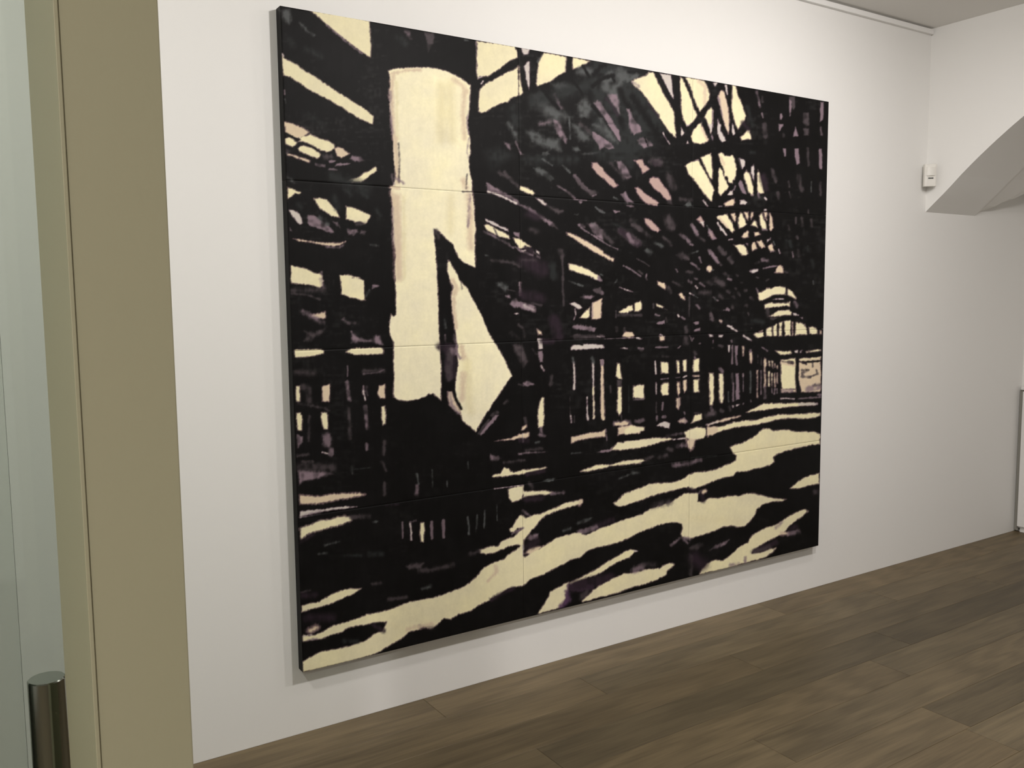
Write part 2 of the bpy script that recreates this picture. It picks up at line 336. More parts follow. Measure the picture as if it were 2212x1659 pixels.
PICTURE = """
@590 0
c 10 440,128 700,165 950,205 1150,250 1155,330 1160,400 1165,500 1172,560 1165,690 1100,645 1000,580 900,505 800,430 700,345 620,280 540,200
~m 20 16 640,300 720,370 800,430 860,490 930,540 1010,600 1060,640
c 14 103,640 130,690 200,730 280,770 380,850 500,910 600,985 700,1050 840,1140 1000,1240 1120,1320 1200,1390 1195,1490 1120,1455 1050,1430 960,1370 900,1345 840,1290 780,1265 700,1210 600,1160 500,1110 400,1060 330,1000 250,960 200,920 120,905
p 20 130,1455 250,1480 380,1535 430,1580 350,1645 260,1650 190,1615 150,1595
~k 26 8 145,1595 220,1630 300,1675
c 20 440,1600 520,1640 600,1690 300,1690
g 40 90,130 200,100 220,250 180,290 110,200
~g 26 30 310,260 400,360 480,420
~d 60 60 400,580 560,680
~d 60 60 180,470 240,540
~d 60 60 400,1380 560,1480
m 40 1580,380 1620,380 1660,470 1610,450
~d 70 60 1500,440 1580,520
n 20 1800,380 1920,395 1915,520 1850,620 1835,480
~w 8 6 135,1075 140,1130
~g 8 6 140,1180 150,1230
~w 12 10 105,640 125,670
@0 0 1
l 1.8 838,152 850,148 870,147 900,145 930,146 950,149 967,154 990,166 1005,176 1016,185 1015,217 1014,242 1010,262 1012,285 1016,300 1016,332 1013,345 1014,369 1020,390 1020,412 1024,440 1025,463 1027,499 1026,540 1027,578 1007,571 990,557 978,528 961,513 947,499 937,494 939,517 942,553 945,600 947,650 949,727 951,754 953,799 953,866 945,858 935,850 926,852 915,858 905,862 880,867 860,864 851,858 849,845 851,820 850,780 850,740 843,725 841,715 842,695 844,677 851,683 855,680 855,640 853,600 852,571 856,544 849,517 849,490 847,463 847,436 843,412 846,405 856,383 852,354 849,318 848,300 847,271 842,235 841,200 843,173
@590 0
~p 30 30 1410,880 1600,840 1760,835
~p 50 40 1430,900 1415,1100 1430,1400 1445,1659
~m 22 30 1405,1100 1400,1300 1425,1600
~C 30 30 1470,980 1478,1100 1480,1659
~C 90 90 2120,1000 2130,1659
@590 300
~p 50 30 1455,0 1480,300 1490,520
~n 20 16 1500,50 1510,300 1500,520
~m 22 24 1415,430 1440,540
~m 24 24 1460,470 1560,530
~p 40 24 1410,575 1500,590
~p 50 40 1420,640 1450,800
~m 30 30 1430,820 1435,1100 1440,1250
~p 90 60 1480,700 1500,1659
~C 30 40 1560,700 1570,1659
~C 60 90 2120,700 2120,1100
c 12 145,0 190,-20 250,10 285,45 270,70 230,95 150,60
c 12 300,-20 420,-40 560,-10 680,30 730,70 735,110 690,145 640,160 560,130 470,80 400,50 340,20
c 10 330,85 400,85 460,110 540,160 570,190 555,220 520,235 450,210 380,180 320,150 295,115
p 14 775,95 830,110 915,175 900,190 820,225 760,205 750,170 740,120
m 24 940,200 1040,215 1090,260 1050,275 960,265 920,235
p 12 165,170 240,190 330,220 440,260 430,285 330,250 220,205 170,195
n 24 150,110 200,150 170,180 155,160
m 16 500,285 620,310 620,335 540,330 500,310
m 12 660,260 700,250 750,260 700,290 670,285
m 14 770,290 880,290 920,295 850,315 740,325
m 14 670,350 720,350 770,375 700,380 660,370
n 40 570,180 700,190 720,230 620,250
c 8 885,505 940,480 1020,460 1080,410 1180,365 1220,335 1240,345 1235,385 1180,420 1120,470 1050,515 960,520
g 30 170,450 240,490 250,530 180,480
c 10 170,575 230,590 300,630 335,640 310,660 260,655 220,690 175,725
c 12 480,710 560,705 640,730 700,790 760,860 790,940 700,925 620,875 550,825 520,770
w 14 190,850 250,855 310,890 340,950 348,1010 320,1020 280,990 230,920
m 18 410,910 480,910 560,960 640,1020 690,1060 730,1125 640,1110 560,1075 450,1040 410,1010
~g 60 40 560,940 640,1010
c 10 870,800 960,825 1080,870 1170,915 1150,950 1110,1010 1080,1015 1040,985 980,995 930,975 870,960
~n 40 30 1000,1020 1080,1010
m 24 720,990 770,1000 800,1060 760,1040
m 24 880,1070 940,1090 1000,1080 1010,1110 960,1150 910,1140
m 24 1060,1100 1110,1110 1090,1140 1040,1130
m 14 200,1060 225,1100 200,1100
p 12 230,1190 330,1200 450,1220 560,1235 700,1240 790,1240 865,1225 800,1275 700,1285 600,1270 460,1240 330,1225
~m 20 24 640,1290 780,1300 840,1270
c 12 212,1510 300,1530 400,1550 500,1600 560,1610 590,1640 590,1670 212,1670
~m 20 20 580,1590 585,1650
c 10 800,1630 900,1620 960,1640 1050,1665 800,1670
~d 60 60 730,700 770,820
~d 50 50 300,780 330,820
~d 50 50 1230,850 1270,910
~d 50 50 860,600 930,670
~d 40 40 1060,650 1120,690
~g 20 30 1160,1260 1240,1275
~d 120 100 700,440 1100,600
@590 600
c 12 215,-20 560,-20 600,40 590,100 560,120 500,100 400,80 300,75 215,65
~m 40 34 570,20 600,120
c 10 805,-30 900,-10 1000,5 1085,30 1090,100 1085,200 1100,270 1050,265 980,245 920,240 870,215 810,200 820,150 810,80
~n 24 24 220,190 400,200 560,260
~n 50 50 230,150 600,150
m 16 1190,85 1250,80 1265,100 1220,115 1180,140
~g 20 30 1150,150 1120,210
p 24 450,440 540,425 620,405 628,480 600,490 520,480 460,470
~m 50 40 350,400 440,450 560,520 600,530
~m 24 30 840,500 890,540 980,545
n 40 380,640 480,660 620,600 610,650 520,690 460,750 370,760 420,690
m 30 930,640 1000,700 1090,735 1200,740 1220,690 1280,690 1310,800 1240,790 1180,770 1060,765 940,775
c 8 250,862 400,855 570,853 610,880 600,905 560,920 480,935 380,948 260,950
c 8 870,880 900,860 960,840 1100,835 1300,832 1320,870 1310,910 1200,915 1080,920 1000,920 920,905 870,890
~n 50 60 280,1130 480,1140
~n 40 40 1080,1110 1320,1110
~m 14 18 1080,1150 1250,1130 1320,1100
~m 10 10 885,1050 890,1110 885,1180
c 10 270,1290 320,1290 322,1480 275,1480
~n 60 40 350,1300 420,1320 430,1480
p 10 582,1300 680,1270 680,1400 672,1480 585,1480
~m 40 26 885,1250 895,1400 910,1460
~w 20 12 1080,1290 1080,1380 1100,1460
~m 20 26 1110,1300 1120,1400
p 14 1265,1290 1335,1270 1340,1440 1280,1440 1250,1380
c 10 1290,1540 1335,1530 1348,1680 1300,1680
~m 40 24 1100,1540 1110,1680
~n 34 30 900,1560 910,1680
c 12 275,1610 330,1610 335,1690 275,1690
c 12 575,1610 640,1610 645,1690 575,1690
~n 20 30 300,1500 620,1560 660,1590
~u 80 60 1990,820 2110,900
@590 900
c 10 280,-20 340,-20 345,80 342,170 290,160
m 20 285,210 350,240 350,300 300,370 288,300
~n 26 26 430,-10 425,100 430,290
c 12 575,-20 655,-20 655,100 650,150 600,150 580,80
~m 100 40 640,240 645,320
~m 60 24 690,400 690,450
~w 14 10 590,425 650,440
~n 30 24 290,470 420,450
~n 24 24 350,540 480,540
~n 40 26 905,-10 915,100 910,260
~m 40 24 1110,-10 1115,80 1125,140
~m 34 24 1120,330 1120,390
c 10 1297,-20 1345,-20 1345,90 1310,100 1300,60
~n 40 30 1330,300 1320,450
~n 30 26 1300,540 1350,650
m 30 300,640 420,650 560,655 680,660 715,690 600,715 450,755 360,770 310,820
~n 90 60 320,600 700,610
~g 24 30 945,600 945,670
~d 10 10 970,630 1150,610
p 26 310,940 420,940 560,950 700,920 850,915 1040,910 1100,930 1040,950 900,975 760,1000 600,1035 450,1050 320,1050
w 14 315,1130 400,1120 560,1110 700,1090 860,1070 1000,1075 860,1100 700,1115 560,1140 430,1170 320,1210
~m 30 30 360,1190 560,1140
c 26 320,1330 440,1290 560,1230 650,1230 760,1200 850,1180 920,1200 940,1240 880,1270 760,1310 640,1335 520,1370 430,1400 330,1470
~n 50 34 940,1200 1140,1190
~u 30 30 330,1500 480,1410
~g 20 20 1200,1260 1250,1250
~n 40 30 1330,800 1330,930
~m 44 26 1720,830 1715,930
~g 20 20 1715,680 1740,800
~g 14 16 1900,640 1905,840
~g 10 10 2075,770 2080,840
~u 14 20 1350,1060 1500,1050
~m 16 12 1545,1260 1545,1350 1548,1450
~w 22 12 1640,1280 1650,1380 1650,1470
~m 20 16 1640,1260 1700,1240
c 10 1760,1270 1800,1268 1812,1350 1800,1440 1795,1495 1765,1495 1755,1400
~m 34 14 1895,1260 1895,1380 1900,1450
~m 34 14 2035,1240 2032,1340 2035,1440
~g 20 24 620,1540 780,1495
~g 24 24 550,1640 640,1630
~d 50 50 1150,1640 1300,1640
@590 1200
n 30 1590,130 1700,85 1800,90 1760,150 1620,165
~n 40 40 1740,180 1900,170 2150,110
~d 26 30 850,0 1050,0
~n 20 16 340,440 440,415
~u 60 50 350,480 500,470
c 10 340,600 430,575 540,555 640,495 720,450 850,405 960,392 1050,395 980,450 880,490 800,530 700,570 560,615 430,650 340,680
~n 30 30 1190,340 1290,330
~n 40 30 1380,520 1590,500
~g 30 30 1780,400 1880,370
~u 90 70 400,740 700,740
@0 0 1
c 1.8 653,1377 655,1371 665,1373 680,1372 700,1362 717,1352 740,1346 765,1338 790,1328 820,1322 850,1313 880,1301 910,1295 940,1290 970,1279 990,1272 1010,1262 1022,1252 1034,1240 1045,1226 1056,1220 1070,1213 1088,1208 1095,1200 1110,1190 1125,1179 1131,1172 1131,1240 1120,1262 1098,1271 1080,1283 1060,1296 1040,1305 1020,1318 990,1328 975,1337 958,1336 950,1345 935,1357 925,1358 915,1355 900,1362 884,1365 870,1378 850,1390 830,1402 814,1411 760,1428 700,1442 655,1452 654,1430 668,1420 692,1408 720,1403 757,1395 790,1384 808,1369 825,1364 829,1358 832,1352 835,1343 825,1343 810,1345 790,1350 770,1352 750,1357 740,1365 715,1372 700,1379 680,1382 655,1385
@590 1200
~p 60 50 430,900 520,860 
~w 10 10 350,965 460,945
~m 26 20 430,1010 520,995
~C 40 40 1430,820 1480,850
~n 40 40 1760,850 1900,860
~p 40 40 1600,880 1900,820
~u 50 30 1200,830 1320,900
~d 50 40 850,1020 1000,1020
@900 0
~p 40 50 440,950 540,1015 590,1100
~C 120 90 300,1050 290,1650
~p 50 50 575,1100 555,1300 570,1650
~m 16 20 620,1330 600,1450 620,1600
g 20 540,460 600,470 620,490 580,490
~m 14 10 712,500 716,700 718,900
c 8 720,490 900,510 1170,556 1200,620 1205,690 1130,720 1080,750 1000,820 900,880 850,910 760,915 730,950 718,900
~w 16 14 735,930 770,920
c 8 760,1060 820,1000 900,965 980,920 1080,860 1180,820 1210,780 1215,1000 1218,1140 1120,1180 1090,1220 1000,1240 900,1290 830,1340 770,1350 735,1330 740,1200 750,1100
~w 16 12 770,1000 790,970
c 8 1222,780 1240,900 1250,1000 1270,1110 1240,1140 1222,1145
w 12 1250,570 1350,590 1330,640 1280,660 1255,620
w 12 1280,790 1330,730 1350,740 1345,1080 1320,1000 1300,880
c 10 1520,630 1650,650 1785,675 1780,860 1700,900 1600,975 1500,1010 1440,1035 1425,1000 1440,900 1450,750 1480,690
~g 24 20 1500,640 1470,700 1450,740
c 10 1870,685 1980,710 2080,730 2000,775 1930,810 1865,830 1860,760
g 90 1380,1130 1520,1100 1600,1250 1850,1400 1600,1480 1480,1300 1380,1250
g 60 1600,1000 1780,990 1880,1060 1800,1130 1680,1080
~g 90 60 1950,850 2100,860
g 60 1920,1250 2020,1160 2100,1300 2050,1400 1950,1400
~m 40 30 1650,1130 1720,1290
~d 160 120 1400,1200 2100,1000
~d 120 100 1150,1300 1180,1450
~k 30 16 1830,930 1920,1030 1980,1130
~k 30 16 1980,780 2060,920
~k 40 20 1480,1040 1620,1220 1700,1300
m 24 1640,1430 1700,1460 1790,1660 1760,1680 1680,1610 1640,1500
m 24 2130,1200 2220,1210 2220,1400 2180,1340
~g 20 16 1820,1400 1830,1550 1832,1660
g 50 1300,1560 1450,1580 1560,1680 1380,1680
~m 40 40 1480,1480 1600,1450
~g 50 50 1100,1480 1200,1650
~n 50 30 1950,1480 2150,1640
~k 30 16 2000,1420 2130,1520 2212,1600
g 60 1850,1480 1950,1500 2100,1680 1950,1680
@900 300
~p 60 50 560,500 590,580
~n 14 14 600,420 590,600
~n 16 12 550,630 660,630
~p 70 60 620,680 640,900 645,1300
~m 22 30 640,660 620,900 610,1050
~m 16 20 625,-10 600,160 625,230
~n 40 40 230,1100 260,1180
m 30 1050,40 1110,60 1120,130 1080,110
~m 20 16 1180,30 1210,100 1240,160
m 16 1220,140 1290,190 1270,200 1235,190
d 120 830,150 1000,100 1150,200 900,350
g 60 1380,-10 1700,0 1730,150 1600,120 1420,60
g 20 1500,160 1560,150 1590,180 1550,200 1500,190
m 24 1740,20 1790,60 1800,10 1760,-20
g 24 1860,100 1920,90 1960,140 1900,155 1860,130
g 24 1960,170 2200,150 2100,190 1960,195
m 24 2120,-10 2230,-10 2230,120 2180,60
~d 100 80 1300,250 1900,250
~g 16 16 1500,240 1620,320
~n 40 30 980,400 1110,470 1200,560
~n 40 30 1050,400 1090,460
g 26 1400,350 1470,345 1580,410 1640,480 1600,505 1530,450 1440,400
~g 26 18 1750,320 1830,400
~m 40 20 1890,440 1980,560 2090,650
n 30 1880,440 1920,470 2040,600 2160,640 2100,695 2030,640 1950,560
~m 24 20 1680,560 1800,630 1890,710
~m 12 10 1880,722 2030,735
m 16 1930,745 1990,745 1960,775
p 16 2100,290 2150,285 2230,360 2230,480 2160,420 2110,350
c 10 1240,565 1290,575 1380,620 1410,650 1390,672 1320,650 1260,620 1235,600
m 20 830,510 880,545 960,590 1040,640 1150,690 1210,740 1240,800 1180,780 1080,730 980,690 900,650 840,630
~w 22 14 850,630 950,660 1050,700 1190,770
m 26 1240,785 1330,810 1450,890 1560,960 1650,1020 1690,1080 1620,1050 1520,980 1400,900 1290,830
w 14 1420,705 1480,715 1550,780 1530,800 1460,750
n 30 1550,780 1650,830 1750,860 1700,900 1600,840
~u 80 60 1330,900 1450,940
~n 50 50 1360,1080 1440,1110
~u 180 90 1300,1450 1500,1560
w 10 820,955 900,985 1000,1040 1090,1075 1100,1110 1000,1070 880,1010 820,975
c 10 800,1030 860,1020 950,1075 1010,1100 1100,1150 1110,1195 1030,1180 960,1150 870,1110 830,1080
~n 16 12 920,1070 960,1140
~m 26 20 800,1110 900,1150 1050,1230 1150,1300
c 10 1150,1180 1230,1195 1340,1265 1365,1290 1300,1300 1230,1310 1180,1240
m 16 1150,1110 1230,1120 1230,1180 1180,1160
~m 22 16 1230,1330 1380,1390
~w 20 14 1260,1340 1300,1330
~m 20 16 1180,1290 1240,1340
w 14 1420,1320 1470,1350 1470,1390 1430,1360
~m 20 16 1400,1350 1470,1420
~u 50 30 1300,1300 1370,1340
~g 16 20 820,1390 850,1395
~n 30 26 900,1450 1150,1480 1240,1530
~n 30 40 1260,1450 1400,1450
m 20 1920,1020 1990,1010 2010,1060 1960,1060
m 26 2040,1010 2130,1000 2220,1090 2220,1200 2150,1180 2080,1080
~m 14 12 1960,1060 2100,1150 2220,1220
m 16 2140,820 2220,860 2220,880 2170,860
g 16 1880,900 1940,890 1920,920
p 10 1790,1110 1850,1130 1960,1180 2080,1250 2230,1340 2230,1400 2120,1350 2000,1280 1880,1190 1800,1150
c 10 1815,1485 1900,1500 2000,1540 2100,1590 2170,1640 2160,1670 2050,1640 1920,1600 1820,1560
~n 60 30 1720,1340 1740,1400
~n 24 16 1740,1400 1750,1680
~d 80 40 1620,1500 1640,1650
@0 0 1
l 1.6 967,562 974,566 980,580 988,592 992,604 1009,622 1027,656 1043,687 1054,716 1068,739 1077,752 1090,777 1106,813 1092,831 1077,853 1062,876 1048,898 1036,918 1028,933 1018,925 1006,915 998,908 995,893 985,865 983,840 984,815 989,790 988,765 986,743 984,720 981,700 977,670 974,640 980,620 972,606 966,585
@900 600
~C 80 90 600,1000 620,1500 640,1600
~p 60 50 560,1150 540,1450
~p 50 40 430,30 480,120 440,200
~p 40 30 440,250 450,420 470,600
~n 16 20 530,60 540,130
~p 60 40 540,830 560,960
u 24 370,1230 470,1200 470,820 480,780 340,800 330,1100
~n 80 40 410,850 390,1000 380,1200
~m 60 40 420,830 440,900
~u 50 20 350,800 470,810
~m 30 20 475,800 480,900 520,960
p 20 370,1360 420,1350 450,1420 480,1500 530,1600 530,1640 450,1580 390,1520 370,1430
~m 40 30 390,1380 420,1520 500,1610
~k 20 12 420,1240 430,1340 400,1350
~k 34 16 440,1350 470,1450 530,1560
~m 16 20 340,680 342,760
~g 16 30 335,500 345,600
~m 30 30 450,690 460,770
~n 16 14 1020,120 1100,145 1170,160
~g 60 40 990,80 1060,120
~w 22 24 1230,60 1240,200
m 20 1060,210 1110,210 1120,240 1070,235
m 24 1110,310 1180,250 1250,290 1340,310 1420,340 1410,410 1330,390 1240,360 1150,350
~w 30 30 1290,330 1400,390
~n 30 20 1370,300 1490,330
~u 120 70 1270,200 1480,250
~w 10 10 1170,430 1210,428
~n 24 18 1740,-10 1750,200 1755,330
~u 120 60 1640,500 1700,700
~n 30 24 1220,560 1280,620 1290,700
~n 30 30 1120,660 1220,720
n 40 1140,800 1260,800 1330,1000 1280,1070 1200,930
~n 16 16 1380,850 1430,910
p 12 1435,610 1495,640 1500,680 1450,680
w 12 1440,720 1500,730 1510,850 1460,850 1450,780
m 14 1450,880 1500,870 1510,1010 1470,1010
~w 20 14 1490,1050 1520,1110
~u 60 40 1500,760 1620,760
m 20 1270,1260 1320,1230 1410,1275 1340,1290 1280,1290
~n 20 20 1220,1275 1260,1280
~n 40 30 1610,1180 1600,1270
c 10 1470,1480 1500,1425 1520,1440 1520,1690 1450,1690 1450,1580
~n 30 24 1050,1500 1080,1470
~n 40 20 900,1640 960,1610
~g 18 16 1820,40 1980,100
m 20 1960,230 2000,205 2120,220 2080,260 2000,250
~m 40 20 2130,150 2212,180
w 16 2090,0 2212,20 2212,40 2130,20
w 12 1830,310 1880,290 1950,330 1980,360 1930,375 1880,340
~w 10 8 1890,370 1900,440 1880,500
c 8 1950,478 2000,420 2068,350 2065,440 2060,475 2000,485
p 10 2095,330 2140,290 2212,250 2205,380 2195,470 2100,490 2095,400
m 24 1870,590 1920,560 2050,580 2140,600 2120,640 2000,625
n 24 1840,700 1900,670 2050,690 2230,700 2100,730 1900,735
~w 12 12 2160,700 2212,715
w 10 1840,830 1880,800 2000,790 2100,790 2230,800 2230,840 2100,845 1950,860 1840,862
~k 20 14 1860,780 1980,800
~w 22 10 1875,1010 1882,1100 1885,1250 1880,1330
~g 24 26 1865,960 1875,1010
~n 8 8 1830,1420 1835,1659
~w 18 8 2105,1020 2110,1200 2112,1400 2118,1680
~g 26 26 2095,950 2110,1010
c 8 2100,1300 2120,1300 2122,1640 2105,1640
~w 14 8 2035,1430 2040,1690
p 10 2200,980 2230,980 2230,1690 2205,1690
@980 900
m 14 310,210 400,80 500,-20 540,-20 480,60 400,150 330,230
~n 30 16 420,40 300,200
p 14 820,130 870,90 875,130 820,165 800,165
~n 40 24 855,20 860,70
p 14 480,295 560,275 680,260 770,215 850,190 900,190 900,230 860,260 780,262 700,275 580,285
~w 14 8 825,200 828,300
c 10 1003,-20 1080,-20 1078,100 1060,125 1010,130
~m 34 24 1040,140 1050,180
~m 40 24 1030,215 1080,220
m 20 770,440 850,425 1000,420 1090,420 1000,435 860,440 780,460
~n 30 30 860,400 1050,385
m 30 440,450 520,480 570,500 500,520 445,515
~n 30 24 600,550 740,530 840,520
~u 60 30 800,280 880,290
~g 24 20 980,310 1020,300
c 14 450,720 490,690 560,670 600,610 660,620 680,660 740,660 800,640 840,630 900,630 1000,615 1100,600 1118,610 1050,635 960,650 880,670 830,685 740,695 640,710 560,720
~u 40 24 880,690 1080,650
g 14 1060,770 1120,745 1215,740 1190,765 1100,780
~w 8 6 490,860 640,842 830,820
c 18 650,870 720,840 832,830 832,920 810,980 760,1010 700,1020 660,970
~n 40 30 900,800 940,840
c 14 832,890 900,890 1000,885 1100,885 1180,900 1150,930 1080,935 1000,935 900,950 832,965
~m 30 24 1160,920 1320,905
~u 60 40 860,990 1050,970
c 16 660,1340 700,1320 740,1240 790,1180 830,1180 850,1210 900,1195 960,1170 1040,1160 1120,1120 1240,1080 1330,1030 1440,1010 1540,990 1545,1030 1460,1060 1340,1090 1200,1140 1100,1180 1040,1240 980,1310 920,1370 870,1440 840,1480 835,1560 800,1540 750,1530 700,1545 650,1550 600,1580 500,1620 400,1645 320,1630 310,1590 400,1560 480,1540 520,1550 560,1500 640,1460 720,1430 780,1370 830,1330 760,1330 720,1380 680,1380
~m 30 30 830,1130 900,1180
~n 40 30 200,1640 310,1600
~p 30 34 1525,1005 1500,1050
~m 24 16 700,1400 830,1330
m 24 860,1460 920,1410 1010,1400 1000,1450 930,1480
p 24 840,1640 900,1570 1000,1550 1080,1540 960,1650
~w 12 12 828,1540 830,1659
c 10 1000,1690 1060,1590 1140,1510 1230,1470 1330,1430 1440,1390 1520,1410 1580,1420 1640,1390 1740,1340 1900,1300 2020,1240 2140,1200 2230,1180 2230,1370 2140,1430 2000,1490 1880,1530 1740,1560 1620,1590 1500,1690
~m 50 30 1490,1400 1700,1330
~u 60 40 1700,1310 1900,1240
g 20 1440,1280 1540,1230 1650,1205 1600,1250 1500,1290
~g 20 30 1310,1370 1400,1330
c 14 1950,1690 2040,1610 2120,1590 2160,1600 2100,1690
~g 20 16 165,1200 185,1300 180,1400
~g 16 16 280,1170 275,1300 260,1380
~g 16 14 370,1120 370,1220 360,1330
~g 8 10 515,1050 520,1240
p 14 1400,240 1480,230 1560,210 1620,190 1700,185 1780,170 1810,150 1815,240 1740,245 1640,260 1560,270 1460,295 1405,320
~m 12 14 1820,150 1830,280
p 12 1960,130 2040,110 2080,100 2140,100 2230,130 2230,200 2100,200 2000,215 1960,225
~m 60 24 1930,80 2090,70
~m 40 20 2180,60 2230,60
m 14 1710,425 1780,400 1860,390 1900,360 1880,410 1780,430
c 12 1880,400 1910,360 1950,310 2060,310 2160,290 2230,280 2230,370 2120,375 2000,400
c 12 1510,655 1600,615 1700,580 1780,570 1880,575 2000,540 2120,520 2230,510 2230,560 2100,570 1980,580 1880,590 1780,620 1680,640 1600,655
~g 16 16 1410,440 1530,430
~g 16 24 1980,740 2180,660
c 12 1910,1030 1960,1000 2020,930 2100,910 2230,850 2230,970 2160,1010 2080,1050 2000,1080 1920,1060
~w 10 6 1400,-10 1400,70
~n 10 6 1440,-10 1440,70
~w 20 8 1600,-10 1605,40
~c 16 8 1670,20 1680,-10
~c 30 10 1780,-10 1790,30
~n 14 10 2005,-10 2005,40
~g 14 16 170,540 175,620
@1280 60 7.373
d 60 0,530 400,600 900,700 640,820 900,1200 1240,1660 0,1660
g 60 120,860 260,700 460,640 640,760 560,860 420,830 400,1000 440,1400 300,1200 250,1050 120,960
~k 60 40 20,760 120,620 200,600
~k 60 30 0,930 180,800 330,760
~k 40 24 300,780 350,860
~k 80 60 400,900 520,1200 600,1300
~k 90 60 640,1100 900,1500 1000,1680
~k 50 40 560,700 860,710
~g 60 40 560,840 700,760
~g 90 60 500,720 420,900 240,960
m 30 240,1060 380,1060 420,1180 440,1380 400,1330 300,1180
m 24 20,1200 80,1160 150,1220 260,1400 400,1600 430,1680 340,1680 230,1520 120,1330
~u 40 30 220,1130 340,1280 400,1400
~k 50 20 0,1240 200,1500 300,1680
g 50 100,1430 160,1430 260,1640 300,1690 130,1690
m 24 540,1290 590,1300 640,1420 720,1540 780,1650 760,1690 600,1690 580,1560 570,1420
~k 80 50 440,1450 500,1659
c 10 620,850 700,810 850,760 900,700 970,712 1060,900 1160,1100 1240,1240 1300,1340 1305,1500 1325,1690 1240,1690 1180,1600 1060,1430 960,1280 880,1160 800,1050 720,960 650,920
~m 40 30 640,870 740,930
~u 40 24 900,1220 1050,1410
w 10 1070,725 1150,740 1250,755 1265,860 1290,1130 1240,1060 1160,900
c 10 1395,770 1430,810 1500,950 1560,1100 1620,1290 1665,1400 1620,1480 1500,1580 1440,1440 1415,1280 1400,1060 1390,900
c 10 1480,790 1600,805 1780,845 1840,960 1865,1060 1850,1150 1780,1250 1710,1330 1660,1250 1600,1080 1560,950
~p 60 40 1700,850 1800,950 1780,1200
w 8 1910,880 2000,870 1955,925
p 12 2000,1080 2050,1000 2090,1020 2120,1140 2160,1280 2180,1500 2160,1690 2130,1600 2080,1440 2050,1300 2010,1180
w 8 2110,910 2140,910 2145,1060 2125,1000
c 12 1780,1420 1830,1320 1890,1260 1920,1320 1920,1450 1890,1600 1880,1680 1830,1500
~m 22 16 1910,1330 1910,1580
c 12 1600,1650 1680,1540 1740,1500 1720,1690 1600,1690
w 12 1990,1450 2030,1560 2030,1690 1990,1690
w 8 1412,1580 1440,1640 1440,1690 1412,1690
@1280 270 7.373
d 200 0,0 900,100 1000,350 600,700 0,500
g 70 0,-10 140,-10 300,100 400,280 330,280 180,160 60,50
m 16 240,-10 340,-10 420,90 450,260 430,260 340,130
m 20 0,110 40,120 160,200 300,300 345,370 280,385 180,360 120,395 60,270 0,200
m 20 590,-10 740,-10 780,100 700,130 660,170 600,70
m 30 710,240 780,200 860,210 960,330 880,350 820,360 740,300
~k 24 16 830,200 880,330
c 12 1150,-10 1290,-10 1310,80 1325,200 1290,180 1230,100
~w 10 6 1120,120 1160,200 1230,305
w 10 1410,40 1465,130 1420,170 1410,150
w 10 1480,-10 1560,-10 1500,35
c 10 1560,180 1600,90 1700,-10 1720,-10 1790,140 1840,260 1740,300 1620,290 1590,260
~p 40 24 1740,40 1830,240
w 10 1510,255 1530,295 1495,300
w 12 1850,-10 1910,-10 1900,100 1880,110
m 14 1900,150 1920,200 1910,240 1890,180
w 12 1990,-10 2040,-10 2040,90 2080,150 2120,250 2060,275 2010,190 1990,100
w 10 2110,-10 2175,-10 2165,110 2140,70
r 16 -10,600 60,600 150,700 280,830 410,960 380,1000 320,1000 200,880 80,770 -10,680
m 30 360,570 460,580 560,700 620,830 540,870 440,760
~n 50 40 280,600 500,840
r 14 660,565 720,555 790,545 830,630 900,700 840,760 800,770 760,690 730,630
u 30 920,560 1090,540 1100,650 980,660
~n 120 50 950,580 1080,600
r 20 910,860 960,830 1040,840 1100,930 1200,1040 1240,1130 1250,1200 1180,1200 1080,1090 960,1000 900,910
r 18 680,1000 720,980 800,1060 900,1130 1000,1190 1050,1240 1030,1290 900,1270 800,1210 720,1110
~n 90 60 1200,800 1290,1000
n 30 1180,1200 1250,1190 1280,1280 1200,1250
g 24 1460,1280 1540,1200 1600,1300 1520,1300
~n 50 40 1400,1180 1560,1200
c 8 1470,655 1560,590 1680,550 1740,660 1820,800 1900,950 1940,1040 1910,1120 1900,1215 1870,1200 1780,1100 1680,960 1600,860 1530,790 1500,700
~m 20 16 1620,570 1690,560
c 8 1720,520 1800,480 1880,450 1900,500 1910,650 1915,880 1860,830 1800,700
c 10 2010,470 2050,440 2110,490 2230,490 2230,930 2180,900 2120,740 2060,620
~p 50 30 2040,500 2120,680
c 8 2025,680 2060,760 2110,900 2160,990 2120,1040 2040,1120 2010,1060 2005,900 2010,740
w 10 2150,1110 2230,1040 2230,1110
~w 22 12 1760,1200 1830,1290
r 10 2100,1250 2170,1210 2230,1190 2230,1280 2130,1290
~g 16 14 2010,1300 2060,1295
c 10 1970,1470 2040,1440 2140,1425 2180,1500 2230,1590 2230,1680 2120,1600
w 8 2200,1420 2230,1420 2230,1460
r 14 1660,1500 1720,1450 1780,1530 1770,1620 1710,1560
~m 50 24 1580,1590 1650,1690
w 10 1990,1560 2080,1690 2040,1690
m 24 450,1100 520,1060 580,1160 650,1240 550,1240 490,1170
~g 26 20 340,1150 400,1190
m 20 540,1280 620,1270 650,1300 600,1310
~g 26 16 50,1310 110,1370 190,1400
m 14 320,1350 440,1380 360,1405
~n 50 40 0,1070 60,1090
~m 20 14 0,1130 60,1110
~n 60 50 620,1520 760,1659
r 24 820,1490 900,1490 960,1560 1060,1650 1000,1690 900,1640 840,1550
~n 120 60 1200,1490 1260,1600
~g 30 24 0,1570 60,1640
~d 40 40 300,1560 500,1640
@1280 480 7.373
~m 26 30 0,40 40,60
~n 60 40 60,80 200,220 320,330
~m 18 14 0,200 120,290 280,380 400,430
n 40 400,90 520,120 680,220 800,330 730,400 620,360 500,250 410,190
~u 100 50 450,140 720,350
~m 60 40 560,200 620,300 700,330
~n 60 30 630,40 780,130 920,240
